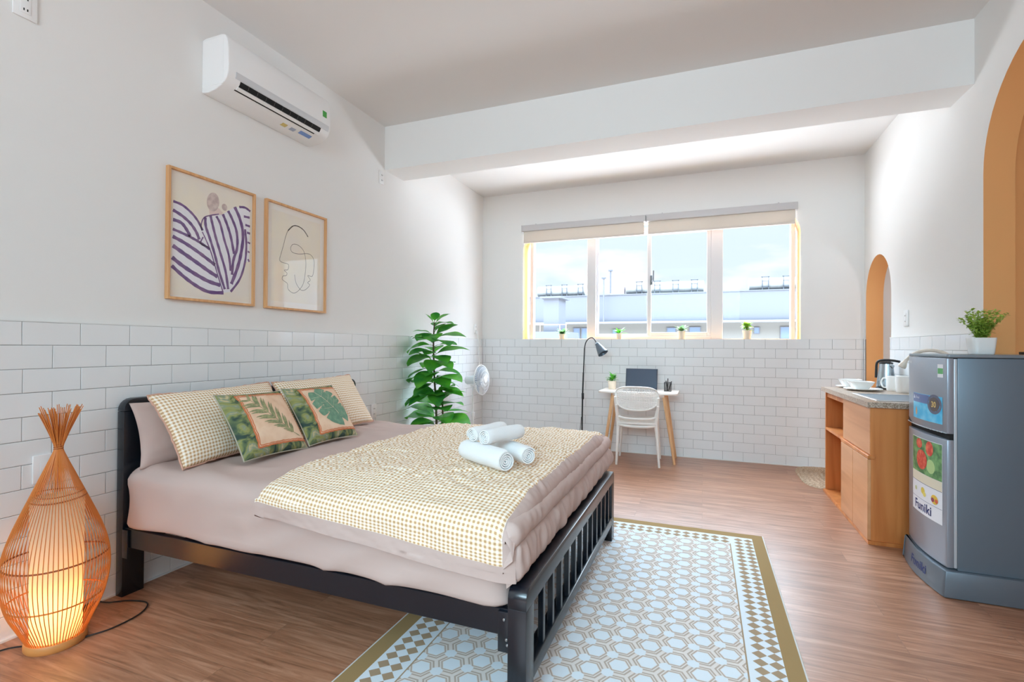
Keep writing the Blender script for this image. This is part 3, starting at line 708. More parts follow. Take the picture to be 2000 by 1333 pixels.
def cushion_mat():
    m = bpy.data.materials.new('tropical_print'); m.use_nodes = True; t = m.node_tree; p = t.nodes['Principled BSDF']; p.inputs['Roughness'].default_value = .85; p.inputs['Specular IOR Level'].default_value = .15
    uv = t.nodes.new('ShaderNodeUVMap')
    nz = t.nodes.new('ShaderNodeTexNoise'); nz.inputs['Scale'].default_value = 11; nz.inputs['Detail'].default_value = 3; nz.inputs['Distortion'].default_value = 1.6; t.links.new(uv.outputs[0], nz.inputs[0])
    r = t.nodes.new('ShaderNodeValToRGB'); e = r.color_ramp.elements; e[0].position = .34; e[0].color = srgb(58, 76, 70); e[1].position = .72; e[1].color = srgb(216, 200, 162)
    for ps, c in ((.43, (98, 112, 80)), (.51, (146, 146, 88)), (.58, (130, 142, 124)), (.65, (190, 172, 130))): k = e.new(ps); k.color = srgb(*c)
    t.links.new(nz.outputs[0], r.inputs[0]); t.links.new(r.outputs[0], p.inputs['Base Color']); return m
TROP = cushion_mat(); PEACH = mat('peach_linen', (232, 200, 172), .9, noise_mix=(14, (224, 186, 156), .4, .65), spec=.1, bump=(500, .15, .0006)); ROPE = mat('orange_rope_print', (206, 118, 74), .85)
FERNG = mat('fern_print', (158, 156, 112), .85, noise_mix=(60, (126, 130, 94), .4, .6)); MONG = mat('monstera_print', (98, 136, 112), .85, noise_mix=(40, (118, 152, 124), .4, .6))
PALE = mat('print_highlight', (226, 206, 176), .9)
def patch(S, poly, lift, res=None):   # flat polygon in cushion (u,v) laid onto its front
    return [S(u, v, 1, lift) for u, v in poly]
def strip_on(S, pts, w, lift):
    V, F = [], []; n = len(pts)
    for i, (u, v) in enumerate(pts):
        a = pts[max(i-1, 0)]; b = pts[min(i+1, n-1)]; d = Vector((b[0]-a[0], b[1]-a[1])); d.normalize()
        ww = w(i/(n-1)) if callable(w) else w
        V += [S(u-d.y*ww, v+d.x*ww, 1, lift), S(u+d.y*ww, v-d.x*ww, 1, lift)]
    for i in range(n-1): F.append((2*i, 2*i+1, 2*i+3, 2*i+2))
    return V, F
def leaflet(S, p0, p1, w, lift, n=9, bend=0):
    d = Vector((p1[0]-p0[0], p1[1]-p0[1])); nrm = Vector((-d.y, d.x))
    pts = [(p0[0]+d.x*k/n+nrm.x*bend*math.sin(PI*k/n), p0[1]+d.y*k/n+nrm.y*bend*math.sin(PI*k/n)) for k in range(n+1)]
    return strip_on(S, pts, lambda t: w*math.sin(PI*(t*.96+.02)**.8)+.002, lift)
def cushion(label, c, wd, hd, design, seed):
    o, S = pillow('cushion', label, 'cushion', c, wd, hd, .415, .375, .125, TROP, 'tropical print cushions', seed=seed, pinch=.055, n=30, p=2.2)
    k = .70; n = 24
    x0, x1, y0, y1 = -.62, .95, -.80, .85
    g = grid(n, n, lambda a, b: S(x0+(x1-x0)*a, y0+(y1-y0)*b, 1, .0022)); q = obj('print_panel', g, PEACH, o, ang=80); q['label'] = 'peach printed panel'
    for dd, ww in ((0, .022), (.05, .012)):
        ln = lambda a, b: [(a[0]+(b[0]-a[0])*i/24+.006*math.sin(i*2.1), a[1]+(b[1]-a[1])*i/24+.006*math.cos(i*2.3)) for i in range(25)]
        A, B, C, D = (x0+dd, y0+dd), (x1-dd, y0+dd), (x1-dd, y1-dd), (x0+dd, y1-dd)
        g = join(*[strip_on(S, ln(a, b), ww, .0030) for a, b in ((A, B), (B, C), (C, D), (D, A))]); q = obj('rope_border', g, ROPE, o, ang=80); q['label'] = 'orange rope border'
    cx, cy = .15, .04
    if design == 'fern':
        rib = [(-.38+.98*t, .70-1.28*t-.12*math.sin(PI*t)) for t in [i/20 for i in range(21)]]
        gs = [strip_on(S, rib, .010, .0034)]
        for i in range(1, 20):
            if i % 3 == 2: continue
            u, v = rib[i]; t = i/20; L = .50*math.sin(PI*(.16+.74*t))**.7
            for sgn in (1, -1):
                a = math.atan2(-1.28, .98)+PI+sgn*(-(.95-.25*t)); gs.append(leaflet(S, (u, v), (u+L*math.cos(a), v+L*math.sin(a)*1.05), .034, .0034, bend=.06*sgn))
        gs.append(leaflet(S, rib[-1], (rib[-1][0]+.14, rib[-1][1]-.10), .02, .0034))
        q = obj('leaf_print', join(*gs), FERNG, o, ang=80); q['label'] = 'printed fern frond'
    else:
        # monstera: lobes radiating from a midrib, notched at the base
        gs = []; top = (-.16, .66); base = (.36, -.34); n = 9
        mid = [(top[0]+(base[0]-top[0])*i/n, top[1]+(base[1]-top[1])*i/n) for i in range(n+1)]
        dx, dy = base[0]-top[0], base[1]-top[1]; L = math.hypot(dx, dy); dx /= L; dy /= L; nx, ny = -dy, dx
        for sgn in (1, -1):
            out = []
            for i in range(61):
                t = i/60; wv = .58*math.sin(PI*min(1, (t*1.12+.06)/1.22))**.55
                if t > .93: wv *= 1-.25*(t-.93)/.07
                out.append((t, wv))
            V, F = [], []
            for i, (t, wv) in enumerate(out):
                notch = 0
                for c0 in (.22, .42, .62): notch = max(notch, 1-abs(t-c0)/.022) if abs(t-c0) < .022 else notch
                w_ = wv*(1-.62*notch)
                ext = .22*(t**2)
                for kk in range(7):
                    f = kk/6; pu = top[0]+dx*L*(t*1.06+ext*f-.10*f*(1-t))+nx*sgn*w_*f; pv = top[1]+dy*L*(t*1.06+ext*f-.10*f*(1-t))+ny*sgn*w_*f
                    V.append(S(clamp(pu, -.95, .95), clamp(pv, -.95, .95), 1, .0034))
            for i in range(60):
                for kk in range(6): F.append((i*7+kk, i*7+kk+1, (i+1)*7+kk+1, (i+1)*7+kk))
            gs.append((V, F))
        q = obj('leaf_print', join(*gs), MONG, o, ang=80); q['label'] = 'printed monstera leaf'
        q = obj('leaf_vein', join(strip_on(S, mid, .008, .0040), *[strip_on(S, [(mid[i][0]+nx*sg*.40*k/6*.9-dx*.16*k/6, mid[i][1]+ny*sg*.40*k/6*.9-dy*.16*k/6) for k in range(7)], .003, .0040) for i in (2, 4, 6) for sg in (1, -1)]), PALE, o, ang=80); q['label'] = 'pale printed vein'
    q = obj('piping', edge_tube(S, .0035), mat('cushion_piping', (176, 168, 150), .9), o)
    return o
cushion('square tropical cushion printed with a fern frond', (-2.146, 1.945, .797), (-.02, 1, -.03), (-.70, 0, 1), 'fern', 3)
cushion('square tropical cushion printed with a green monstera leaf', (-2.140, 2.358, .798), (-.01, 1, -.02), (-.70, 0, 1), 'monstera', 6)

# ---- rolled towels
TERRY = mat('white_terry', (238, 238, 238), .95, spec=.1, bump=(260, .6, .003))
def towel(label, a, b, rad, seed, turns=4.2):
    a, b = Vector(a), Vector(b); d = (b-a); L = d.length; d.normalize(); s, u = frame_from(d)
    n = int(turns*18); th = rad/turns*.60
    prof = []
    for k in range(n+1):
        t = k/n; ang = seed+t*turns*2*PI; r = rad*.07+(rad*.93-th*.0)*t; prof.append((ang, r))
    V, F = [], []; nl = 14
    for j in range(nl+1):
        q = j/nl; ez = .5-abs(q-.5); rnd = 1-.10*math.exp(-ez*26)
        base = a+d*(L*q)
        for (ang, r) in prof:
            wob = .002*fn3(ang*.7, q*4, seed, 1.4) if r > rad*.5 else 0
            ax = (rad-r)*.18*(1 if q > .5 else -1)*(1 if ez < .02 else 0)
            for rr2 in (r-th/2, r+th/2):
                rr3 = (rr2+wob)*rnd; V.append(base+(s*math.cos(ang)+u*math.sin(ang)*.96)*rr3-d*ax)
    m = 2*(n+1)
    for j in range(nl):
        for k in range(n):
            p = j*m+2*k; F += [(p+1, p+3, p+m+3, p+m+1), (p, p+m, p+m+2, p+2)]
        p = j*m+2*n; F.append((p, p+1, p+m+1, p+m)); p = j*m; F.append((p, p+m, p+m+1, p+1))
    for j in (0, nl):
        for k in range(n): p = j*m+2*k; F.append((p, p+1, p+3, p+2) if j == 0 else (p, p+2, p+3, p+1))
    o = obj('rolled_towel', (V, F), TERRY, at=tuple((a+b)/2-Vector((0, 0, rad))), ang=50)
    return tag(o, label, 'towel', 'white rolled towels on the comforter')
towel('large white rolled towel lying in front at the bottom of the towel stack', (-.985, 1.988, .748), (-.728, 1.834, .748), .045, .4)
towel('white rolled towel at the bottom of the stack, nearer the footboard', (-.905, 2.135, .746), (-.682, 1.968, .746), .041, 1.4)
towel('small white rolled towel on top of the stack, nearer the pillows', (-.926, 1.925, .8250), (-.872, 2.145, .8250), .034, 2.2)
towel('small white rolled towel on top of the stack, nearer the footboard', (-.848, 1.880, .8270), (-.765, 2.085, .8270), .036, 3.0)

# ================================================================== RUGS
RX0_, RX1_, RY0_, RY1_ = -1.235, .362, 1.215, 3.522
RUGW = mat('rug_white', (216, 224, 230), .95, spec=.1, bump=(300, .2, .001)); RUGT = mat('rug_taupe', (182, 168, 156), .95, spec=.1, bump=(300, .2, .001))
RUGC = mat('rug_cream', (220, 212, 206), .95, spec=.1); RUGB = mat('rug_brown_band', (156, 130, 90), .95, spec=.1, bump=(300, .3, .001)); RUGD = mat('rug_diamond', (164, 142, 116), .95, spec=.1)
def clip_poly(poly, x0, x1, y0, y1):
    def cut(P, f, ins):
        out = []
        for i in range(len(P)):
            a, b = P[i], P[(i+1) % len(P)]; fa, fb = f(a), f(b)
            if fa >= 0: out.append(a)
            if (fa >= 0) != (fb >= 0): t = fa/(fa-fb); out.append((a[0]+(b[0]-a[0])*t, a[1]+(b[1]-a[1])*t))
        return out
    for f in (lambda p: p[0]-x0, lambda p: x1-p[0], lambda p: p[1]-y0, lambda p: y1-p[1]):
        if len(poly) >= 3: poly = cut(poly, f, 0)
    return poly
rug = thing('patterned_rug', 'flat woven rug of taupe hexagons with a brown border under the foot of the bed', 'rug', ((RX0_+RX1_)/2, (RY0_+RY1_)/2, 0))
def wavy(x, y): return .0
# body with a slightly uneven edge
n = 60; ed = []
for i in range(n): ed.append((RX0_+(RX1_-RX0_)*i/n, RY0_))
for i in range(n): ed.append((RX1_+.004*fn3(i*.21, 0, 0), RY0_+(RY1_-RY0_)*i/n))
for i in range(n): ed.append((RX1_-(RX1_-RX0_)*i/n, RY1_+.003*fn3(i*.3, 5, 0)))
for i in range(n): ed.append((RX0_+.003*fn3(i*.2, 9, 0), RY1_-(RY1_-RY0_)*i/n))
V = [Vector((x, y, 0.0005)) for x, y in ed]+[Vector((x, y, .0045)) for x, y in ed]; m_ = len(ed)
F = [tuple(range(m_))[::-1], tuple(range(m_, 2*m_))]+[(i, (i+1) % m_, m_+(i+1) % m_, m_+i) for i in range(m_)]
obj('brown_border', (V, F), RUGB, rug, smooth=False)
def flat(polys, z):
    V, F = [], []
    for p in polys:
        if len(p) < 3: continue
        b = len(V); V += [Vector((x, y, z)) for x, y in p]; F.append(tuple(range(b, b+len(p))))
    return V, F
def ring(cx, cy, r0, r1, rect):
    out = []
    for k in range(6):
        a0, a1 = PI/3*k, PI/3*(k+1)
        q = [(cx+r0*math.cos(a0), cy+r0*math.sin(a0)), (cx+r1*math.cos(a0), cy+r1*math.sin(a0)), (cx+r1*math.cos(a1), cy+r1*math.sin(a1)), (cx+r0*math.cos(a1), cy+r0*math.sin(a1))]
        out.append(clip_poly(q, *rect))
    return out
bx0, bx1, by0, by1 = RX0_+.076, RX1_-.070, RY0_+.076, RY1_-.074
fx0, fx1, fy0, fy1 = bx0+.140, bx1-.134, by0+.134, by1-.134
obj('white_band', flat([[(bx0, by0), (bx1, by0), (bx1, by1), (bx0, by1)]], .0050), RUGW, rug, smooth=False)
w5 = .006
for q in (fx0-w5, fx1): obj('inner_line', flat([[(q, fy0-w5), (q+w5, fy0-w5), (q+w5, fy1+w5), (q, fy1+w5)]], .0054), RUGD, rug, smooth=False)
SELV = mat('rug_selvage', (206, 204, 200), .9)
for q0, q1 in ((RX0_+.0005, RX0_+.0065), (RX1_-.0065, RX1_-.0005)): obj('selvage', flat([[(q0, RY0_), (q1, RY0_), (q1, RY1_), (q0, RY1_)]], .0050), SELV, rug, smooth=False)
dm = []
def dia(cx, cy, a, b): dm.append([(cx-a, cy), (cx, cy-b), (cx+a, cy), (cx, cy+b)])
PY = .0537; PX = .057
cy = RY1_-.074-.020-PY/2; ys = []
while cy > by0+.03: ys.append(cy); cy -= PY
for y in ys:
    for x in (-1.121, -1.064, .2105, .2665): dia(x, y, PX/2-.001, PY/2-.0008)
for row in (0, 1, -1, -2):
    y = (RY1_-.074-.020-PY/2-PY*row) if row >= 0 else (by0+.045+PY*(-row-1))
    k = 0; x = -1.064+PX
    while x < .19: dia(x, y, PX/2-.001, PY/2-.0008); x += PX
obj('diamond_border', flat(dm, .0054), RUGD, rug, smooth=False)
tp, wh = [], []
rect = (fx0, fx1, fy0, fy1); A = .1135/2; K = 2/math.sqrt(3); sx = .0983
obj('cream_field', flat([[(fx0, fy0), (fx1, fy0), (fx1, fy1), (fx0, fy1)]], .0052), RUGC, rug, smooth=False)
i0 = -12
for i in range(-14, 6):
    cx = .003+i*sx
    for j in range(-12, 16):
        cy = 2.178+j*2*A+(A if i % 2 else 0)
        if cx < fx0-.07 or cx > fx1+.07 or cy < fy0-.07 or cy > fy1+.07: continue
        tp += ring(cx, cy, .0330*K, .0382*K, rect); tp += ring(cx, cy, .0432*K, .0500*K, rect)
        wh.append(clip_poly([(cx+.0305*K*math.cos(PI/3*k), cy+.0305*K*math.sin(PI/3*k)) for k in range(6)], *rect))
        # little white star on every second lattice corner
        vx, vy = cx+A*K, cy
        wh.append(clip_poly([(vx+.0245*math.cos(PI/3*k+PI/6), vy+.0245*math.sin(PI/3*k+PI/6)) for k in range(6)], *rect))
obj('hexagon_lines', flat(tp, .0055), RUGT, rug, smooth=False)
obj('white_hexagons', flat(wh, .0057), RUGW, rug, smooth=False)

JUTE = mat('jute', (196, 174, 150), 1.0, bump=(120, .8, .004), noise_mix=(70, (158, 134, 110), .42, .62))
def jr(a, b):
    ang = 2*PI*a; x = .40*b*(abs(math.cos(ang))**.5)*(1 if math.cos(ang) > 0 else -1); y = .46*b*(abs(math.sin(ang))**.5)*(1 if math.sin(ang) > 0 else -1)
    return Vector((1.235+x*.98, 5.315+y*.95, .012+.004*math.sin(b*60)+.003*fn3(x, y, 0, 40) if b < .995 else .001))
g = grid(90, 60, jr, close_u=True)
o = obj('woven_mat', g, JUTE, at=(1.235, 5.315, 0), ang=80); tag(o, 'braided beige jute mat on the floor beside the kitchen cabinet', 'mat')

# ================================================================== WICKER LAMP
RATT = mat('orange_rattan', (208, 124, 56), .55); RATD = mat('dark_rattan', (150, 78, 34), .6)
LX, LY = -2.432, 1.205
wl_ = thing('wicker_lamp', 'lit teardrop rattan floor lamp standing on the floor in front of the headboard', 'lamp', (LX, LY, 0))
obj('base', join(lathe([(.0, 0), (.094, 0), (.098, .006), (.098, .026), (.094, .032), (0, .032)], 40, LX, LY, 0)), mat('lamp_base_wood', (206, 140, 76), .5), wl_, ang=40)
prof = [(0.034, .092), (.08, .112), (.16, .146), (.24, .164), (.31, .168), (.38, .160), (.46, .138), (.54, .108), (.60, .084), (.68, .052), (.74, .028), (.785, .013), (.82, .020), (.87, .036), (.93, .058), (.955, .068)]
def rad_at(z):
    for (a, ra), (b, rb) in zip(prof, prof[1:]):
        if a <= z <= b: t = (z-a)/(b-a); return ra+(rb-ra)*t
    return prof[0][1] if z < prof[0][0] else prof[-1][1]
psm = spline([(r, 0, z) for z, r in prof], 4)
ns = 72; rng = random.Random(3); gs = []
for k in range(ns):
    a = 2*PI*k/ns; zt = rng.uniform(.925, .962); tw = rng.uniform(-.05, .05); jit = rng.uniform(.75, 1.15)
    pts = []
    for p in psm:
        if p.z > zt: break
        f = clamp((p.z-.60)/.2); aa = a+tw*f; r = p.x
        if p.z > .79: r = p.x*jit
        pts.append((LX+r*math.cos(aa), LY+r*math.sin(aa), p.z))
    gs.append(tube(pts, .0016, 5))
o = obj('rattan_ribs', join(*gs), RATT, wl_)
gh = []
for z, rr_ in ((.185, .003), (.345, .0032), (.585, .0028), (.605, .0024)):
    r = rad_at(z)-.002
    gh.append(obj('hoop', tube([(LX+r*math.cos(2*PI*i/60), LY+r*math.sin(2*PI*i/60), z+.003*math.sin(4*PI*i/60)) for i in range(60)], rr_, 6, closed=True), RATT if z < .2 else RATD, wl_))
r = .0145; tie = tube([(LX+r*math.cos(i*.7), LY+r*math.sin(i*.7), .776+.0009*i) for i in range(28)], .0022, 5)
o = obj('tie', tie, RATD, wl_); o['label'] = 'dark cord binding the neck'
SHADE = translucent_mat('paper_shade', (244, 232, 214), .55)
g = grid(48, 20, lambda a, b: Vector((LX+(.080+.004*b)*math.cos(2*PI*a), LY+(.080+.004*b)*math.sin(2*PI*a), .034+.556*b)), close_u=True)
o = obj('shade', g, SHADE, wl_); o['label'] = 'white cylinder shade glowing warm in its lower half'
g = join(lathe([(0, .0), (.020, 0), (.020, .05), (.016, .055), (0, .055)], 16, LX, LY, .033)); obj('bulb_socket', g, WHITEPL, wl_)
bulb = mat('warm_bulb', (255, 196, 110), .4, emit=14)
g = lathe([(0, 0), (.012, 0), (.016, .02), (.028, .045), (.031, .065), (.024, .088), (0, .098)], 20, LX, LY, .089); obj('bulb', g, bulb, wl_)
lp = lamp('lamp_bulb_light', 'POINT', (0, 0, .155), 9.5, (1.0, .60, .22), .033); lp.parent = wl_
cord = spline([(-2.36, 1.262, .006), (-2.325, 1.345, .006), (-2.335, 1.46, .006), (-2.40, 1.535, .006), (-2.50, 1.52, .006), (-2.562, 1.468, .010), (-2.585, 1.445, .02)], 10)
o = obj('power_cord', join(tube(cord, .0032, 7)), BLACKPL, wl_); o['label'] = 'black power cord looping on the floor'
g = xf(join(box(-.017, .017, -.030, .024, -.012, .012, .006), box(-.010, .010, .024, .040, -.008, .008, .003), tube([(-.006, -.045, 0), (-.006, -.028, 0)], .002, 6), tube([(.006, -.045, 0), (.006, -.028, 0)], .002, 6)), T(-2.594, 1.405, .014) @ R(.25, 'Z'))
obj('plug', g, BLACKPL, wl_)
c2 = spline([(-2.505, 1.14, .006), (-2.55, 1.10, .006), (-2.575, 1.02, .006), (-2.60, .90, .006)], 8); obj('power_cord', tube(c2, .0032, 7), BLACKPL, wl_)

# ================================================================== ON THE BED WALL
def dots(P, m, parent, pts, r=.003):
    for q in pts: obj('socket_hole', P(q, r), m, parent, smooth=False)
def socket_x(name, label, x, y, z, sgn, w=.07, h=.118, kind='eu', group='white wall sockets and switches'):
    """plate on a wall of constant x; sgn = direction the plate faces"""
    t = thing(name, label, 'wall socket' if 'socket' in name else 'switch', (x, y, z), None)
    x0, x1 = sorted((x, x+sgn*.009)); obj('face_plate', box(x0, x1, y-w/2, y+w/2, z-h/2, z+h/2, .003), WHITEPL, t)
    xo0, xo1 = sorted((x+sgn*.009, x+sgn*.0115))
    if kind == 'eu': 
        obj('insert', box(xo0, xo1, y-.018, y+.018, z-.040, z+.040, .0015), WHITEPL, t)
        xf0, xf1 = sorted((x+sgn*.0110, x+sgn*.0120))
        for dy, dz in ((-.006, -.025), (.006, -.025), (-.006, .020), (.006, .020)): obj('socket_hole', box(xf0, xf1, y+dy-.002, y+dy+.002, z+dz-.005, z+dz+.005), DARK, t, smooth=False)
    else: obj('rocker', box(xo0, xo1, y-.014, y+.014, z-.030, z+.030, .0015), WHITEPL, t)
    return t
PW = XL-.010
socket_x('wall_socket', 'white wall socket high on the bed wall beside the end of the beam', PW, 3.616, 2.685, 1, .060, .115)
socket_x('wall_socket', 'white wall socket just above the tiles near the far corner, above the fan', PW, 5.560, 1.428, 1)
socket_x('wall_socket', 'white double socket high on the plaster above the wicker lamp', PW, 1.172, 2.622, 1, .080, .118)
socket_x('wall_socket', 'white wall socket in the tiles behind the far end of the bed', XL, 3.520, .647, 1)
socket_x('wall_switch', 'white blank plate on the tiles behind the neck of the wicker lamp', XL, 1.250, .673, 1, .075, .12, 'blank')
ws = socket_x('wall_socket', 'white switched socket on the plaster between the two ochre arches', XR+.010, 4.698, 1.447, -1, .085, .125, 'eu')

# ---- framed prints
PAPER = mat('print_paper', (236, 230, 222), .85, spec=.1); PAPERC = mat('print_cream', (238, 228, 208), .85, noise_mix=(5, (232, 224, 214), .35, .65), spec=.1)
PURP = mat('purple_ink', (100, 68, 124), .85, noise_mix=(25, (132, 98, 140), .35, .7)); INK = mat('brown_ink', (120, 106, 98), .85); HAIRC = mat('print_hair', (190, 168, 162), .85, noise_mix=(30, (214, 196, 188), .4, .6)); SKINP = mat('print_pale', (224, 200, 192), .85)
_ax, _fx, _cy, _cp = XL-.010, 963.376, 669.751, Vector((0, 0, 1.20861))
def frame_picture(label, y0, y1, z0, z1):
    t = thing('framed_print', label, 'framed picture', (PW, (y0+y1)/2, z0), None)
    a = .014; X0, X1 = PW+.001, PW+.026
    obj('frame', join(box(X0, X1, y0, y0+a, z0, z1, .0015, 1), box(X0, X1, y1-a, y1, z0, z1, .0015, 1), box(X0, X1, y0+a, y1-a, z0, z0+a, .0015, 1), box(X0, X1, y0+a, y1-a, z1-a, z1, .0015, 1)), FRAMEW, t)
    obj('backing_paper', box(X0, X0+.008, y0+a-.002, y1-a+.002, z0+a-.002, z1-a+.002), PAPER, t, smooth=False)
    obj('glazing', box(X1-.008, X1-.0065, y0+a-.001, y1-a+.001, z0+a-.001, z1-a+.001), glass_mat('print_glass', (1, 1, 1), .02) if 'print_glass' not in bpy.data.materials else bpy.data.materials['print_glass'], t, smooth=False)
    return t
def ink(pts, w, x, taper=0):
    """flat brush stroke lying in the plane x"""
    sp = spline([(0, a, b) for a, b in pts], 6); V, F = [], []; n = len(sp)
    for i, p in enumerate(sp):
        d = sp[min(i+1, n-1)]-sp[max(i-1, 0)]; d.normalize(); q = w*(1-taper*i/(n-1))*(1+.10*math.sin(i*1.7))
        V += [Vector((x, p.y-d.z*q, p.z+d.y*q)), Vector((x, p.y+d.z*q, p.z-d.y*q))]
    for i in range(n-1): F.append((2*i, 2*i+1, 2*i+3, 2*i+2))
    return V, F
ART = {'stripes': [([(1.792, 1.971), (1.842, 1.963), (1.893, 1.934), (1.932, 1.896), (1.959, 1.851)], 0.006), ([(1.791, 1.924), (1.839, 1.906), (1.887, 1.875), (1.921, 1.836), (1.94, 1.796)], 0.0075), ([(1.792, 1.873), (1.836, 1.866), (1.865, 1.838), (1.888, 1.803)], 0.008), ([(1.791, 1.822), (1.844, 1.811), (1.903, 1.795), (1.948, 1.779), (2.004, 1.753)], 0.0065), ([(1.791, 1.783), (1.851, 1.763), (1.918, 1.733), (1.981, 1.7), (2.037, 1.668)], 0.0085), ([(1.792, 1.734), (1.852, 1.703), (1.927, 1.665), (1.997, 1.628), (2.054, 1.602)], 0.0095), ([(1.789, 1.671), (1.846, 1.635), (1.92, 1.599), (1.998, 1.569), (2.072, 1.555)], 0.0095), ([(1.788, 1.626), (1.846, 1.582), (1.921, 1.537), (1.999, 1.509), (2.093, 1.513)], 0.0085), ([(1.974, 1.929), (1.978, 1.878), (2.003, 1.816), (2.036, 1.725), (2.062, 1.638), (2.101, 1.535)], 0.007), ([(2.005, 1.948), (2.018, 1.902), (2.039, 1.831), (2.069, 1.746), (2.104, 1.644), (2.123, 1.538)], 0.007), ([(2.042, 1.953), (2.067, 1.914), (2.094, 1.827), (2.125, 1.74), (2.139, 1.649)], 0.0065), ([(2.083, 1.975), (2.11, 1.923), (2.137, 1.852), (2.16, 1.754)], 0.0075), ([(2.117, 2.003), (2.144, 1.963), (2.176, 1.891), (2.181, 1.798), (2.156, 1.714), (2.148, 1.627)], 0.0075), ([(2.161, 2.038), (2.197, 1.976), (2.221, 1.885), (2.209, 1.771), (2.183, 1.671), (2.144, 1.571)], 0.009), ([(2.235, 1.92), (2.245, 1.826), (2.237, 1.719), (2.202, 1.61), (2.14, 1.524)], 0.006), ([(2.192, 2.046), (2.233, 2.053), (2.271, 2.039)], 0.006), ([(2.225, 1.997), (2.267, 1.999)], 0.006), ([(2.236, 1.947), (2.27, 1.945)], 0.006), ([(2.249, 1.903), (2.271, 1.9)], 0.006), ([(2.254, 1.844), (2.272, 1.839)], 0.005), ([(2.255, 1.787), (2.269, 1.782)], 0.005), ([(2.258, 1.739), (2.267, 1.724)], 0.005), ([(1.963, 1.815), (1.948, 1.775), (1.992, 1.765)], 0.0035), ([(1.955, 1.85), (1.951, 1.886), (1.974, 1.932), (2.058, 1.969)], 0.0028), ([(1.957, 1.843), (1.979, 1.804), (2.012, 1.735), (2.054, 1.614), (2.089, 1.519)], 0.003)], 'head': (2.021, 2.029), 'bun': (2.094, 2.018), 'neck': [(1.997, 1.979), (2.058, 2.003), (2.083, 1.983), (2.075, 1.969), (2.001, 1.95)], 'face': [([(2.754, 1.981), (2.714, 2.019), (2.665, 2.035), (2.618, 2.029), (2.573, 1.987), (2.551, 1.938), (2.535, 1.882), (2.514, 1.817), (2.503, 1.776), (2.525, 1.762), (2.576, 1.757), (2.574, 1.721), (2.542, 1.712), (2.565, 1.697), (2.56, 1.679), (2.532, 1.671), (2.527, 1.648), (2.555, 1.634), (2.572, 1.623), (2.578, 1.588), (2.624, 1.566), (2.671, 1.589), (2.712, 1.64), (2.73, 1.716), (2.735, 1.8), (2.715, 1.871), (2.667, 1.903), (2.62, 1.903), (2.597, 1.876), (2.609, 1.847), (2.667, 1.844), (2.765, 1.861), (2.81, 1.831), (2.815, 1.775), (2.799, 1.707), (2.755, 1.705), (2.78, 1.676), (2.755, 1.654), (2.774, 1.638), (2.731, 1.6), (2.689, 1.596), (2.646, 1.641), (2.634, 1.694)], 0.0017), ([(2.754, 1.981), (2.714, 2.019), (2.665, 2.035), (2.618, 2.029), (2.573, 1.987)], 0.0034)]}
p1_ = frame_picture('framed print of a figure in a purple striped robe, nearer the wicker lamp', 1.757, 2.300, 1.448, 2.153)
XP = PW+.0100
obj('print', box(XP-.0006, XP, 1.782, 2.276, 1.473, 2.128), PAPERC, p1_, smooth=False)
obj('purple_stripes', join(*[ink(s, w*1.14, XP+.0007) for s, w in ART['stripes']]), PURP, p1_, smooth=False)
hc = ART['head']
_st = [s for s, w in ART['stripes']]
robe = [_st[0][0]]+_st[0][1:]+_st[8][:1]+_st[11][:1]+_st[13][:1]+[_st[15][1], _st[15][2]]+[_st[21][1]]+_st[14][2:]+[_st[7][-1]]+_st[7][::-1][1:]
obj('painted_robe', ([Vector((XP+.0003, a, b)) for a, b in robe], [tuple(range(len(robe)))]), mat('robe_white', (232, 230, 236), .85), p1_, smooth=False)
def disc(cy_, cz_, ry, rz, x, n=28, rot=0): return [Vector((x, cy_+ry*math.cos(2*PI*i/n)*math.cos(rot)-rz*math.sin(2*PI*i/n)*math.sin(rot), cz_+ry*math.cos(2*PI*i/n)*math.sin(rot)+rz*math.sin(2*PI*i/n)*math.cos(rot))) for i in range(n)], [tuple(range(n))]
o = obj('painted_head', join(disc(hc[0], hc[1], .038, .056, XP+.0004, rot=-.2), disc(ART['bun'][0], ART['bun'][1], .018, .020, XP+.0005)), HAIRC, p1_, smooth=False); o['label'] = 'pale brown painted hair'
obj('painted_neck', flat([], 0) if 0 else ([Vector((XP+.0003, a, b)) for a, b in ART['neck']], [tuple(range(len(ART['neck'])))]), SKINP, p1_, smooth=False)
p2_ = frame_picture('framed one-line face drawing, nearer the far wall', 2.382, 2.928, 1.446, 2.154)
obj('print', box(XP-.0006, XP, 2.435, 2.875, 1.500, 2.100), PAPERC, p2_, smooth=False)
obj('line_drawing', join(*[ink(s, w, XP+.0004) for s, w in ART['face']]), INK, p2_, smooth=False)

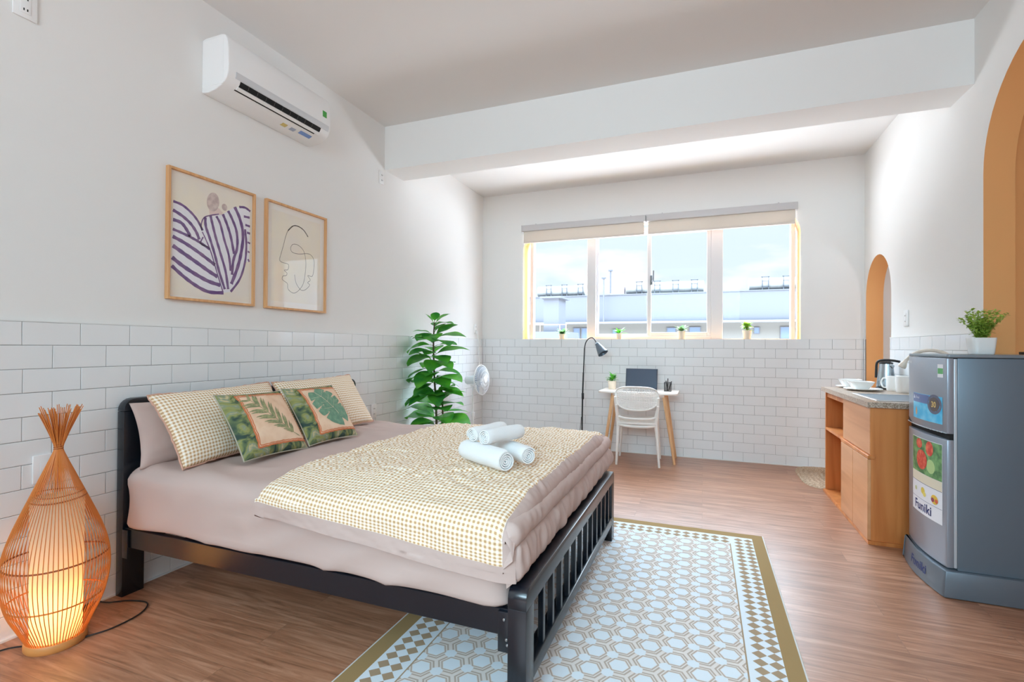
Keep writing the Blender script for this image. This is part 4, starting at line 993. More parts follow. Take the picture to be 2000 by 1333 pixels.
# ---- air conditioner
ac = thing('air_conditioner', 'white wall-mounted air conditioner high on the wall above the bed', 'air conditioner', (PW, 2.36, 2.62))
AY0, AY1 = 1.952, 2.752
out = [(0, 2.628), (0, 2.925), (.030, 2.932), (.150, 2.932), (.178, 2.925), (.196, 2.90), (.205, 2.84), (.207, 2.76), (.204, 2.715), (.190, 2.680), (.165, 2.655), (.110, 2.632), (.05, 2.622)]
out = [(PW+a*1.0, b) for a, b in out]
def prismy(poly, y0, y1): return prism(poly, 1, y0, y1)
obj('body', bevelled(prismy(out, AY0, AY1), .006, 3), WHITEPL, ac, ang=32)
def acpt(s, lift):     # along lower front curve: returns x,z and outward offset
    pts = [(.207, 2.76), (.204, 2.715), (.190, 2.680), (.165, 2.655), (.110, 2.632), (.05, 2.622)]
    k = min(int(s*(len(pts)-1)), len(pts)-2); f = s*(len(pts)-1)-k; a, b = pts[k], pts[k+1]; d = Vector((b[0]-a[0], b[1]-a[1])).normalized(); nrm = Vector((-d.y, d.x))*-1
    x = a[0]+(b[0]-a[0])*f; z = a[1]+(b[1]-a[1])*f
    if nrm.x*0+nrm.y*1 > 0: nrm = -nrm
    return Vector((PW+x+nrm.x*lift, 0, z+nrm.y*lift))
def ac_strip(s0, s1, y0, y1, l0, l1, n=6):
    V, F = [], []
    for i in range(n+1):
        s = s0+(s1-s0)*i/n
        for (y, l) in ((y0, l0), (y1, l0), (y1, l1), (y0, l1)): p = acpt(s, l); V.append(Vector((p.x, y, p.z)))
    for i in range(n):
        for k in range(4): F.append((4*i+k, 4*i+(k+1) % 4, 4*(i+1)+(k+1) % 4, 4*(i+1)+k))
    F += [(0, 1, 2, 3), (4*n, 4*n+1, 4*n+2, 4*n+3)]
    return V, F
o = obj('outlet', ac_strip(.30, .47, AY0+.085, AY1-.085, -.004, .0012), DARK, ac); o['label'] = 'black air outlet slot'
o = obj('outlet', ac_strip(.60, .625, AY0+.075, AY1-.11, -.004, .0014), DARK, ac); o['label'] = 'thin black lower slot'
obj('louvre', ac_strip(.485, .59, AY0+.08, AY1-.075, .0005, .0045), WHITEPL, ac)
obj('front_lip', ac_strip(.12, .29, AY0+.05, AY1-.02, .0005, .004), mat('ac_grey', (205, 207, 210), .35), ac)
for i in range(9): obj('vane', ac_strip(.31, .46, AY0+.14+.062*i, AY0+.143+.062*i, .001, .003), mat('vane_grey', (70, 66, 66), .5), ac)
o = obj('sticker', box(PW+.2045, PW+.2065, AY1-.078, AY1-.040, 2.768, 2.822), mat('green_label', (70, 160, 70), .5), ac, smooth=False); o['label'] = 'green energy label'
for a, b, c, cc in ((.80, AY1-.34, AY1-.30, (206, 184, 110)), (.80, AY1-.27, AY1-.23, (170, 180, 200)), (.76, AY1-.20, AY1-.10, (120, 150, 205))):
    obj('sticker', ac_strip(a-.05, a+.05, b, c, .0004, .0012), mat('ac_sticker_%d' % cc[2], cc, .6), ac, smooth=False)
obj('side_cover', box(PW+.012, PW+.17, AY0-.0015, AY0+.003, 2.655, 2.915, .001, 1), WHITEPL, ac)

# ================================================================== TALL PLANT, FAN
pl = thing('potted_plant', 'tall leafy plant with big green leaves in the corner behind the bed', 'plant', (-2.33, 4.10, 0))
obj('pot', lathe([(0, 0), (.13, 0), (.135, .01), (.165, .27), (.172, .30), (.172, .32), (.16, .32), (.155, .29), (0, .285)], 32, -2.33, 4.10, 0), mat('plant_pot_grey', (225, 222, 216), .6), pl)
obj('soil', lathe([(0, .286), (.153, .29)], 24, -2.33, 4.10, 0.003), SOIL, pl)
stx = spline([(-2.345, 4.10, .28), (-2.35, 4.10, .60), (-2.375, 4.10, .95), (-2.385, 4.10, 1.25), (-2.375, 4.10, 1.43)], 8)
obj('stem', join(tube(stx, [.012-.006*i/len(stx) for i in range(len(stx))], 8), tube(spline([(-2.30, 4.12, .28), (-2.28, 4.10, .55), (-2.285, 4.08, .85)], 6), .008, 7)), STEM, pl)
rng = random.Random(11)
# (height, direction in degrees from +X towards the far wall, length, pitch)
LV = [(1.42, -50, .10, 50), (1.41, 40, .14, 35), (1.41, 190, .10, 40), (1.39, 10, .16, 12), (1.38, 120, .12, 20), (1.33, -10, .16, 25), (1.31, 200, .15, 10),
      (1.30, -60, .20, -5), (1.28, -110, .20, 0), (1.27, 20, .24, 5), (1.26, 170, .20, 5), (1.24, -30, .26, -2), (1.21, 215, .22, -8), (1.20, 70, .20, 0), (1.15, -80, .15, -10), (1.15, 245, .21, -5),
      (1.12, 10, .27, 8), (1.10, 195, .22, -15), (1.08, -60, .18, -25), (1.05, -15, .22, -8), (1.02, 150, .18, 0), (1.00, 230, .22, -20), (.98, -90, .22, -30), (.96, 30, .20, -5), (.93, 205, .24, -15),
      (.91, -40, .20, -20), (.90, -5, .27, 0), (.87, 185, .25, -5), (.86, -110, .20, -25), (.84, 50, .18, 0), (.80, 220, .22, -35), (.78, -65, .18, -25), (.76, 0, .18, 10), (.73, 200, .25, -10), (.72, -30, .22, 25),
      (.70, -100, .20, 15), (.68, 20, .24, 20), (.66, -60, .20, 30), (.64, 170, .20, 10), (.62, -15, .26, 12), (.58, -80, .18, 20), (.56, 205, .24, 15), (.55, 30, .24, 5), (.53, -45, .24, 2), (.52, 190, .28, 2), (.50, -10, .30, 0), (.49, -110, .22, -5), (.48, 60, .22, 0), (.46, 230, .24, -5), (.45, -70, .20, -10)]
LV += [(.46+.9*i/14, 40+137.5*i, .17+.05*(i % 3)/2, -5+9*(i % 5)) for i in range(14)]
for k, (z, dg, L, pit) in enumerate(LV):
    c = min(stx, key=lambda p: abs(p.z-z)); a = math.radians(dg+rng.uniform(-12, 12)); pt = math.radians(pit+18)
    L *= 1.22; W = L*rng.uniform(.66, .80)
    g = leaf(L, W, .14, .75+rng.uniform(-.2, .3), 10, .05, rng.uniform(.85, 1.15))
    M = T(c.x, c.y, z) @ R(a, 'Z') @ R(-pt, 'Y') @ R(rng.uniform(-.3, .3), 'X') @ T(.03, 0, 0)
    pet = tube([(0, 0, 0), (.035, 0, .002)], .0028, 5); pet = xf(pet, T(c.x, c.y, z) @ R(a, 'Z') @ R(-pt, 'Y'))
    g = join(xf(g, M), pet); g = ([Vector((max(v.x, -2.612-.01*math.sin(v.y*40)*0), v.y, max(v.z, .02))) for v in g[0]], g[1]); obj('leaf', g, GREEN, pl, ang=80)

fan = thing('pedestal_fan', 'white pedestal fan in the far corner beside the tall plant', 'fan', (-2.36, 5.00, 0))
fx, fy = -2.40, 5.00
obj('base', lathe([(0, 0), (.19, 0), (.195, .012), (.17, .03), (.06, .045), (.03, .07), (.022, .10), (0, .10)], 36, fx, fy, 0), WHITEPL, fan)
obj('pole', join(tube([(fx, fy, .09), (fx, fy, .44)], .014, 12), tube([(fx, fy, .42), (fx, fy, .76)], .010, 12), lathe([(0, 0), (.020, 0), (.022, .05), (0, .05)], 14, fx, fy, .42)), WHITEPL, fan)
d = Vector((.99, -.08, .05)).normalized(); s, u_ = frame_from(d); HB_ = Vector((fx, fy, .83))
MF = Matrix(((s.x, u_.x, d.x, HB_.x+.055), (s.y, u_.y, d.y, HB_.y), (s.z, u_.z, d.z, HB_.z), (0, 0, 0, 1)))
obj('neck', join(box(fx-.022, fx+.022, fy-.022, fy+.022, .755, .81, .006)), WHITEPL, fan)
obj('motor_housing', xf(lathe([(0, -.145), (.040, -.143), (.047, -.13), (.050, -.04), (.062, .0), (.062, .015), (0, .015)], 24), MF), mat('fan_grey_white', (215, 222, 224), .4), fan)
ru = .165
gs = []
for k in range(48):
    a = 2*PI*k/48
    gs.append(tube([(.035*math.cos(a), .035*math.sin(a), .098), (.10*math.cos(a+.15), .10*math.sin(a+.15), .094), (ru*math.cos(a+.22), ru*math.sin(a+.22), .062), (ru*math.cos(a+.22), ru*math.sin(a+.22), .045), (.10*math.cos(a+.1), .10*math.sin(a+.1), .010), (.06*math.cos(a), .06*math.sin(a), .005)], .0024, 4))
obj('grille', xf(join(*gs, *[tube([(r*math.cos(2*PI*i/48), r*math.sin(2*PI*i/48), z) for i in range(48)], w, 6, closed=True) for r, z, w in ((ru, .053, .006), (.10, .095, .002), (.135, .081, .0016), (.065, .098, .002), (.10, .010, .002))]), MF), WHITEPL, fan)
obj('hub_cap', xf(lathe([(0, .108), (.034, .106), (.040, .098), (.036, .094), (0, .094)], 24), MF), WHITEPL, fan)
for k in range(5):
    def bl(a, b, k=k):
        r = .022+.125*b; ang = 2*PI*k/5+(a-.5)*(.55+.5*b)+b*.4; return Vector((r*math.cos(ang), r*math.sin(ang), .050+(a-.5)*.040))
    obj('blade', xf(grid(7, 8, bl), MF), mat('fan_blade', (176, 190, 206), .3), fan, ang=80)
obj('power_cord', join(tube(spline([(fx-.03, fy+.05, .76), (-2.50, 5.30, .86), (-2.58, 5.56, 1.0), (-2.60, 5.585, 1.22), (-2.612, 5.56, 1.37)], 8), .003, 6), box(-2.630, -2.605, 5.545, 5.578, 1.36, 1.395, .004)), WHITEPL, fan)

# ================================================================== READING LAMP
BLK = mat('black_metal', (26, 28, 32), .4); SHD = mat('blue_grey_metal', (98, 112, 124), .35, metal=.3)
rl = thing('reading_lamp', 'slim black floor lamp with gooseneck and blue-grey cone shade beside the desk', 'lamp', (-1.262, 5.45, 0))
obj('base', lathe([(0, 0), (.125, 0), (.13, .008), (.12, .018), (.02, .024), (0, .024)], 32, -1.262, 5.45, 0), BLK, rl)
obj('pole', join(tube([(-1.262, 5.45, .02), (-1.256, 5.45, .62), (-1.247, 5.45, .92)], .0085, 10), tube([(-1.247, 5.45, .9), (-1.236, 5.45, 1.19)], .0065, 10)), BLK, rl)
obj('joint', join(xf(lathe([(0, -.035), (.012, -.035), (.014, -.03), (.014, .03), (.012, .035), (0, .035)], 14), T(-1.253, 5.45, .655))), BLK, rl)
obj('gooseneck', tube(spline([(-1.237, 5.45, 1.18), (-1.222, 5.45, 1.255), (-1.185, 5.45, 1.302), (-1.143, 5.44, 1.309), (-1.112, 5.43, 1.280), (-1.092, 5.42, 1.240)], 8), .0058, 10), BLK, rl)
d = Vector((.50, -.22, -.72)).normalized(); s, u_ = frame_from(d); q = Vector((-1.094, 5.422, 1.250))
MS = Matrix(((s.x, u_.x, d.x, q.x), (s.y, u_.y, d.y, q.y), (s.z, u_.z, d.z, q.z), (0, 0, 0, 1)))
obj('lamp_shade', xf(lathe([(.0, .0), (.014, 0), (.024, .008), (.030, .035), (.034, .045), (.060, .142), (.0585, .142), (.031, .045), (.0, .030)], 28), MS), SHD, rl)
obj('bulb', xf(lathe([(0, .03), (.012, .04), (.022, .08), (.018, .10), (0, .11)], 16), MS), WHITEG, rl)
obj('power_cord', tube(spline([(-1.270, 5.46, .42), (-1.29, 5.50, .30), (-1.33, 5.56, .10), (-1.40, 5.62, .006), (-1.55, 5.66, .006)], 8), .0028, 6), BLACKPL, rl)

# ================================================================== DESK, CHAIR
DTOP = mat('white_desktop', (236, 228, 220), .35)
desk = thing('desk', 'small white-topped desk with splayed beech legs under the window', 'desk', (-.635, 5.46, 0))
def rrect(x0, x1, y0, y1, r, n=5): return arc(x1-r, y1-r, r, 0, PI/2, n)+arc(x0+r, y1-r, r, PI/2, PI, n)+arc(x0+r, y0+r, r, PI, 1.5*PI, n)+arc(x1-r, y0+r, r, 1.5*PI, 2*PI, n)
obj('desktop', bevelled(prism(rrect(-1.035, -.235, 5.215, 5.690, .03), 2, .722, .742), .003), DTOP, desk, ang=30)
for (tx, ty, bx_, by_) in ((-.375, 5.345, -.268, 5.345), (-.895, 5.345, -1.002, 5.345), (-.375, 5.60, -.272, 5.665), (-.895, 5.60, -.998, 5.665)):
    obj('leg', tube([(bx_, by_, 0), (tx, ty, .722)], [.0135, .021], 14), DESKLEG, desk)
obj('under_frame', join(box(-.90, -.37, 5.32, 5.35, .690, .722), box(-.90, -.37, 5.585, 5.615, .690, .722)), DTOP, desk, smooth=False)

CHW = mat('white_chair_plastic', (242, 240, 236), .4)
ch = thing('plastic_chair', 'white moulded plastic chair with perforated round back tucked at the desk', 'chair', (-.63, 5.33, 0))
rotc = R(.04, 'Z')
MC = T(-.632, 5.33, 0) @ rotc
# local: x right, y forward (towards desk), back at y=-.2
legs = [((-.200, -.195), (-.185, -.170)), ((.222, -.195), (.190, -.170)), ((-.215, .235), (-.185, .19)), ((.215, .235), (.185, .19))]
for (b, t_) in legs:
    rear = b[1] < 0
    pts = [(b[0], b[1], 0), (t_[0]+(b[0]-t_[0])*.25, t_[1]+(b[1]-t_[1])*.3, .30), (t_[0], t_[1], .42)]
    if rear: pts += [(t_[0]*1.06, t_[1]-.020, .52), (t_[0]*1.10, t_[1]-.045, .62)]
    g = tube(spline(pts, 6), [.013+.010*min(1, i/10) for i in range(len(spline(pts, 6)))] if not rear else [.013+.010*min(1, i/10)-(.006*max(0, i-14)/10) for i in range(len(spline(pts, 6)))], 10, flat=.85)
    obj('leg', xf(g, MC), CHW, ch)
def seat(a, b):
    x = -.205+.41*a; y = -.20+.42*b; ex = abs(2*a-1); 
    y2 = y+(-.025*(1-ex**2) if b < .5 else .02*(1-ex**2))*abs(2*b-1)
    return Vector((x*(1-.06*(1-b)), y2, .445-.018*(1-ex**2)*(1-abs(2*b-1)**2)+.010*b))
def slab(fn, n, m, th):
    g1 = grid(n, m, fn); V = list(g1[0]); k = len(V); V += [v-Vector(th) for v in g1[0]]; F = list(g1[1])+[tuple(i+k for i in f)[::-1] for f in g1[1]]
    bd = [(i, 0) for i in range(n)]+[(n-1, j) for j in range(1, m)]+[(i, m-1) for i in range(n-2, -1, -1)]+[(0, j) for j in range(m-2, 0, -1)]
    for q in range(len(bd)):
        a, b = bd[q], bd[(q+1) % len(bd)]; a, b = a[1]*n+a[0], b[1]*n+b[0]; F.append((a, b, b+k, a+k))
    return V, F
obj('seat', xf(slab(seat, 16, 16, (0, 0, .018)), MC), CHW, ch, ang=60)
obj('seat_apron', xf(tube(spline([(-.19, -.175, .415), (-.10, -.205, .405), (0, -.212, .402), (.10, -.205, .405), (.19, -.175, .415)], 6), .016, 8), MC), CHW, ch)
# backrest: rounded outline, perforated in a grid of square holes, built as a lattice shell inside a rim
def bpt(u, v, dn=0):   # u,v in -1..1 ; v up
    w_ = .212*(1-.10*max(0, -v)**2); x = u*w_; z = .690+.118*v; y = -.235+.030*(1-u*u)*-1+.050*u*u+(-.03)*(v+1)*.5
    return Vector((x, y+dn, z))
def inside(u, v): return abs(u)**3.2+abs(v)**(3.4 if v > 0 else 2.4) < 1
gs = []; rimp = []
for k in range(96):
    a = 2*PI*k/96; c, s_ = math.cos(a), math.sin(a); e = 3.4 if s_ > 0 else 2.4
    lo, hi = 0, 1.5
    for _ in range(30):
        mi = (lo+hi)/2
        if abs(mi*c)**3.2+abs(mi*s_)**e < 1: lo = mi
        else: hi = mi
    rimp.append(bpt(lo*c, lo*s_))
gs.append(tube(rimp, .0085, 8, closed=True))
nh, nvv = 26, 17
for i in range(nh+1):
    u = -1+2*i/nh; run = []
    for j in range(41):
        v = -1+2*j/40
        if inside(u, v): run.append(bpt(u, v))
    if len(run) > 2: gs.append(tube(run, .0040, 4))
for j in range(nvv+1):
    v = -1+2*j/nvv; run = []
    for i in range(41):
        u = -1+2*i/40
        if inside(u, v): run.append(bpt(u, v))
    if len(run) > 2: gs.append(tube(run, .0038, 4))
o = obj('backrest', xf(join(*gs), MC), CHW, ch, ang=60); o['label'] = 'perforated rounded backrest'
obj('back_frame', xf(join(tube(spline([(-.185, -.18, .50), (-.206, -.205, .60), (-.212, -.225, .70)], 6), .014, 8), tube(spline([(.185, -.18, .50), (.206, -.205, .60), (.212, -.225, .70)], 6), .014, 8), tube(spline([(-.19, -.185, .50), (-.12, -.215, .485), (0, -.225, .480), (.12, -.215, .485), (.19, -.185, .50)], 6), .012, 8)), MC), CHW, ch)

# ---- things on the desk
LAP = mat('laptop_lid', (66, 74, 88), .35, metal=.4)
lt = thing('laptop', 'open dark grey laptop seen from behind its lid on the desk', 'laptop', (-.63, 5.5, .742))
obj('keyboard_deck', box(-.795, -.457, 5.30, 5.535, .7425, .757, .004), LAP, lt)
ML = T(0, 5.535, .757) @ R(math.radians(-14), 'X')
obj('screen_lid', xf(box(-.795, -.457, -.004, .004, 0, .220, .003), ML), LAP, lt)
obj('display', xf(box(-.785, -.467, -.0048, -.0040, .012, .212), ML), mat('laptop_screen', (70, 82, 100), .25), lt, smooth=False)
obj('keys', box(-.775, -.477, 5.40, 5.50, .7568, .7580), BLACKPL, lt, smooth=False)
pc = thing('pen_holder', 'small black wire mesh pen cup on the desk beside the laptop', 'pen holder', (-.345, 5.50, .742))
px_, py_ = -.345, 5.49; q = .033; gs = []
for i in range(9):
    f = -q+2*q*i/8
    for (a, b) in ((f, -q), (f, q), (-q, f), (q, f)): gs.append(tube([(px_+a, py_+b, .744), (px_+a*1.08, py_+b*1.08, .834)], .0010, 4))
for k in range(8):
    z = .744+.09*k/7; gs.append(tube([(px_-q*1.06, py_-q*1.06, z), (px_+q*1.06, py_-q*1.06, z), (px_+q*1.06, py_+q*1.06, z), (px_-q*1.06, py_+q*1.06, z)], .0010 if 0 < k < 7 else .0025, 4, closed=True))
obj('mesh_cup', join(*gs, box(px_-q, px_+q, py_-q, py_+q, .7425, .745)), BLK, pc)
for k, (dx, dy, tx, ty, h_, c, nm) in enumerate(((-.010, .010, .012, 0, .135, (20, 20, 22), 'black pen standing upright in the mesh cup'), (.012, .004, .028, .01, .105, (40, 40, 44), 'dark pen leaning towards the arches in the mesh cup'), (.0, -.014, -.020, .0, .112, (30, 30, 34), 'dark pen leaning towards the laptop in the mesh cup'))):
    p = obj('pen', tube([(px_+dx*.6, py_+dy*.6, .7455), (px_+dx+tx*.9, py_+dy+ty, .742+h_)], .0042, 8), mat('pen_%d' % k, c, .4), at=(px_+dx*.6, py_+dy*.6, .7455)); tag(p, nm, 'pen', 'pens in the mesh cup')

def pot_geo(r, h, x, y, z, lip=0): return lathe([(0, 0), (r*.76, 0), (r*.80, .003), (r, h-.003), (r, h), (r*.88, h), (r*.85, h-.012), (0, h-.012)], 28, x, y, z)
def small_plant(name, label, x, y, z, r, h, potm, leaves, leafm, group=None, seed=1, style='broad', soil=True, square=False):
    t = thing(name, label, 'plant', (x, y, z), group)
    obj('pot', pot_geo(r, h, x, y, z), potm, t)
    if soil: obj('soil', lathe([(0, h-.011), (r*.86, h-.011)], 20, x, y, z), SOIL, t)
    rn = random.Random(seed)
    for k in range(leaves):
        a = 2*PI*k/leaves*1.618*3+rn.uniform(-.3, .3)
        if style == 'broad': L = rn.uniform(.075, .110); W = L*.50; pit = rn.uniform(.25, 1.2); z0 = rn.uniform(0, .015); hh = rn.uniform(0, .02)
        elif style == 'bush': L = rn.uniform(.042, .058); W = L*.8; pit = rn.uniform(-.2, 1.3); hh = rn.uniform(.01, .075); z0 = 0
        elif style == 'spiky': L = rn.uniform(.07, .105); W = L*.36; pit = rn.uniform(.3, 1.35); z0 = 0; hh = rn.uniform(0, .02)
        rr = rn.uniform(0, r*.45) if style != 'bush' else rn.uniform(0, r*.85)*(1-hh*4)
        M = T(x+rr*math.cos(a), y+rr*math.sin(a), z+h-.008+hh) @ R(a, 'Z') @ R(-pit, 'Y')
        stem = tube([(x, y, z+h-.012), (x+rr*math.cos(a), y+rr*math.sin(a), z+h-.008+hh)], .0014, 4)
        obj('leaf', join(xf(leaf(L, W, .2, .7, 6), M), stem), leafm, t, ang=80)
    return t
small_plant('potted_plant', 'small green plant in a cream pot on the desk beside the laptop', -.935, 5.50, .742, .046, .092, CREAMPOT, 26, GREEN, None, 5, 'bush')
G4 = 'small potted plants on the window sill'
small_plant('potted_plant', 'small sage green plant in the sill pot nearest the bed wall', -1.595, 5.81, 1.302, .037, .060, CREAMPOT, 22, GREEN3, G4, 1, 'broad')
small_plant('potted_plant', 'small spiky green plant in the sill pot above the desk lamp', -.910, 5.81, 1.302, .036, .066, CREAMPOT, 16, GREEN, G4, 2, 'spiky')
small_plant('potted_plant', 'broad-leaved green plant in the sill pot in front of the sliding pane', -.222, 5.81, 1.302, .042, .088, CREAMPOT, 14, GREEN3, G4, 3, 'broad')
small_plant('potted_plant', 'bushy light green plant in the sill pot nearest the arches', .440, 5.81, 1.302, .046, .092, CREAMPOT, 44, GREEN2, G4, 4, 'bush')

# ================================================================== KITCHEN CABINET
CY0, CY1, CX0, CX1 = 3.650, 4.860, .970, 1.462
cab = thing('kitchen_cabinet', 'oak kitchen base cabinet with two doors and open shelves standing beside the fridge', 'cabinet', (1.22, 4.25, 0))
obj('side_panel', box(CX0, CX1, CY0, CY0+.018, .022, .844, .001, 1), CABW, cab)
obj('side_panel', box(CX0, CX1, CY1-.018, CY1, .022, .844, .001, 1), CABW, cab)
obj('divider', box(CX0+.003, CX1, 4.262, 4.280, .022, .844), CABW, cab, smooth=False)
obj('bottom_board', box(.955, CX1, CY0-.010, CY1, 0, .022, .001, 1), CABW, cab)
obj('back_panel', box(CX1-.008, CX1, CY0+.018, CY1-.018, .022, .844), CABW, cab, smooth=False)
obj('shelf', box(.968, CX1-.008, 4.280, CY1-.018, .527, .545), CABW, cab, smooth=False)
obj('rail', box(.952, .990, CY0-.012, 4.275, .527, .547, .001, 1), CABW, cab)
obj('top_rail', box(CX0+.01, CX0+.03, CY0+.018, CY1-.018, .80, .844), CABW, cab, smooth=False)
o = obj('drawer_front', box(.966, .984, CY0+.002, 4.274, .551, .842, .0012, 1), CABL, cab)
for a, b in ((CY0-.002, 3.9685), (3.9735, 4.274)): obj('door', box(.953, .971, a, b, .026, .523, .0012, 1), CABL, cab)
GRAN = mat('speckled_granite', (196, 178, 160), .28, noise_mix=(160, (138, 112, 92), .42, .62), spec=.5)
def slab_hole():
    x0, x1, y0, y1 = .950, 1.4725, 3.629, 4.911; hx0, hx1, hy0, hy1 = 1.035, 1.395, 3.74, 4.24
    (g, fm_) = holed_wall(lambda a, z, t: Vector((a, z, t)), x0, x1, y0, y1, [[(hx0, hy0), (hx1, hy0), (hx1, hy1), (hx0, hy1)]], .879, .845)
    return g
ct = obj('countertop', slab_hole(), GRAN, at=(1.21, 4.27, .845), smooth=False); tag(ct, 'speckled brown granite countertop on the oak kitchen cabinet', 'countertop')
sk = thing('kitchen_sink', 'rectangular stainless steel sink set into the granite countertop', 'sink', (1.215, 4.0, .72))
def sink():
    x0, x1, y0, y1 = 1.020, 1.410, 3.725, 4.255
    rim = join(box(x0, x1, y0, y0+.022, .8795, .8835, .001, 1), box(x0, x1, y1-.022, y1, .8795, .8835, .001, 1), box(x0, x0+.022, y0+.022, y1-.022, .8795, .8835, .001, 1), box(x1-.022, x1, y0+.022, y1-.022, .8795, .8835, .001, 1))
    a, b, c, d = x0+.022, x1-.022, y0+.022, y1-.022
    bowl = join(box(a-.003, a, c, d, .73, .882), box(b, b+.003, c, d, .73, .882), box(a, b, c-.003, c, .73, .882), box(a, b, d, d+.003, .73, .882), box(a, b, c, d, .727, .730))
    return rim, bowl
r_, b_ = sink(); obj('rim', r_, STEEL, sk, ang=30); obj('basin', b_, STEEL, sk, smooth=False)
obj('drain', lathe([(0, 0), (.035, 0), (.038, .004), (0, .004)], 20, 1.215, 3.95, .7305), BOLT, sk)
FAU = mat('beige_spray_plastic', (222, 210, 196), .35)
fa = thing('faucet', 'beige gooseneck kitchen spray tap arching up behind the fridge', 'faucet', (XR, 3.83, 1.10))
sp = spline([(XR+.002, 3.80, 1.10), (1.44, 3.80, 1.115), (1.43, 3.83, 1.16), (1.395, 3.88, 1.192), (1.345, 3.93, 1.198), (1.295, 3.98, 1.175), (1.262, 4.01, 1.130)], 8)
obj('spout', tube(sp, .011, 12), FAU, fa)
obj('wall_flange', xf(lathe([(0, 0), (.026, 0), (.026, .006), (.018, .012), (0, .012)], 20), T(XR, 3.80, 1.10) @ R(-PI/2, 'Y')), STEEL, fa)
obj('valve_handle', join(tube([(1.445, 3.80, 1.10), (1.445, 3.80, 1.06)], .010, 10), tube([(1.445, 3.80, 1.06), (1.41, 3.77, 1.05)], .006, 8)), STEEL, fa)
d = Vector((-.40, .20, -.85)).normalized(); s, u_ = frame_from(d); q = Vector((1.265, 4.008, 1.137))
MQ = Matrix(((s.x, u_.x, d.x, q.x), (s.y, u_.y, d.y, q.y), (s.z, u_.z, d.z, q.z), (0, 0, 0, 1)))
obj('spray_head', xf(lathe([(0, 0), (.012, 0), (.014, .02), (.022, .040), (.024, .055), (.020, .060), (0, .060)], 20), MQ), FAU, fa)

# ---- crockery
def plate(label, x, y, r):
    g = lathe([(0, .001), (r*.55, .0005), (r*.62, .001), (r*.98, .013), (r, .015), (r*.985, .017), (r*.60, .006), (0, .005)], 40, x, y, .8795)
    o = obj('plate', g, WHITEG, at=(x, y, .8795), ang=40); return tag(o, label, 'plate', 'white plates on the countertop')
plate('round white plate nearer the sink, under the nearer bowl', 1.175, 4.62, .130)
plate('round white plate nearer the far wall, under the farther bowl', 1.170, 4.885, .118)
def sq_bowl(label, x, y, z, a0, a1, h):
    def fn(a, b):
        ang = 2*PI*a+PI/4; e = 5
        c, s_ = math.cos(ang), math.sin(ang); k = (abs(c)**e+abs(s_)**e)**(-1/e)
        prf = [(0, .0), (a0*.9, .0), (a0, .004), (a0+(a1-a0)*.6, h*.55), (a1, h), (a1-.004, h), (a0+(a1-a0)*.55-.004, h*.55), (a0*.9, .008), (0, .007)]
        t = b*(len(prf)-1); i = min(int(t), len(prf)-2); f = t-i; r = prf[i][0]+(prf[i+1][0]-prf[i][0])*f; zz = prf[i][1]+(prf[i+1][1]-prf[i][1])*f
        return Vector((x+r*k*c, y+r*k*s_, z+zz))
    o = obj('bowl', grid(48, 33, fn, close_u=True), WHITEG, at=(x, y, z), ang=40); return tag(o, label, 'bowl', 'white bowls on the plates')
sq_bowl('square white bowl on the plate nearer the sink', 1.160, 4.615, .8862, .045, .084, .064)
sq_bowl('square white bowl on the plate nearer the far wall', 1.155, 4.885, .8862, .045, .080, .064)
def mug(label, x, y, r, h, ha):
    t = thing('mug', label, 'mug', (x, y, .8795), 'white mugs on the countertop')
    obj('mug_body', lathe([(0, 0), (r*.88, 0), (r*.95, .004), (r, .02), (r, h-.002), (r-.002, h), (r-.005, h-.002), (r-.006, .01), (0, .008)], 36, x, y, .8795), WHITEG, t, ang=40)
    c, s_ = math.cos(ha), math.sin(ha)
    pts = [(x+c*(r-.002), y+s_*(r-.002), .8795+h*.82), (x+c*(r+.020), y+s_*(r+.020), .8795+h*.84), (x+c*(r+.034), y+s_*(r+.034), .8795+h*.55), (x+c*(r+.022), y+s_*(r+.022), .8795+h*.24), (x+c*(r-.002), y+s_*(r-.002), .8795+h*.2)]
    obj('handle', tube(spline(pts, 6), .0055, 8), WHITEG, t)
mug('large white mug beside the wall, nearer the fridge', 1.405, 4.50, .052, .125, 1.2)
mug('white mug with its loop handle showing, beside the kettle', 1.388, 4.665, .046, .115, 2.6)
kt = thing('electric_kettle', 'brushed steel electric kettle with black handle on the countertop by the small arch', 'kettle', (1.388, 4.830, .88))
kx, ky, kz = 1.388, 4.830, .8795
obj('power_base', lathe([(0, 0), (.070, 0), (.072, .012), (.062, .018), (0, .018)], 32, kx, ky, kz), BLACKPL, kt)
obj('kettle_body', lathe([(0, .019), (.064, .019), (.066, .03), (.058, .10), (.050, .17), (.046, .205), (0, .206)], 36, kx, ky, kz), mat('kettle_steel', (176, 188, 196), .22, metal=.95), kt, ang=40)
obj('lid', lathe([(0, .206), (.047, .206), (.046, .216), (.03, .224), (0, .226)], 28, kx, ky, kz), BLACKPL, kt)
hd = Vector((-.70, .71, 0))
hp = lambda r, z: (kx+hd.x*r, ky+hd.y*r, kz+z)
obj('handle', tube(spline([hp(-.100, .226), hp(-.05, .234), hp(.01, .236), hp(.052, .228), hp(.070, .205), hp(.074, .15), hp(.076, .09)], 6), .0075, 10, flat=1.3), BLACKPL, kt)
obj('spout', xf(lathe([(0, 0), (.018, 0), (.010, .03), (0, .03)], 14), T(*hp(-.045, .185)) @ R(-.9, 'Y') @ R(.6, 'X')), mat('kettle_steel', (0, 0, 0)), kt)

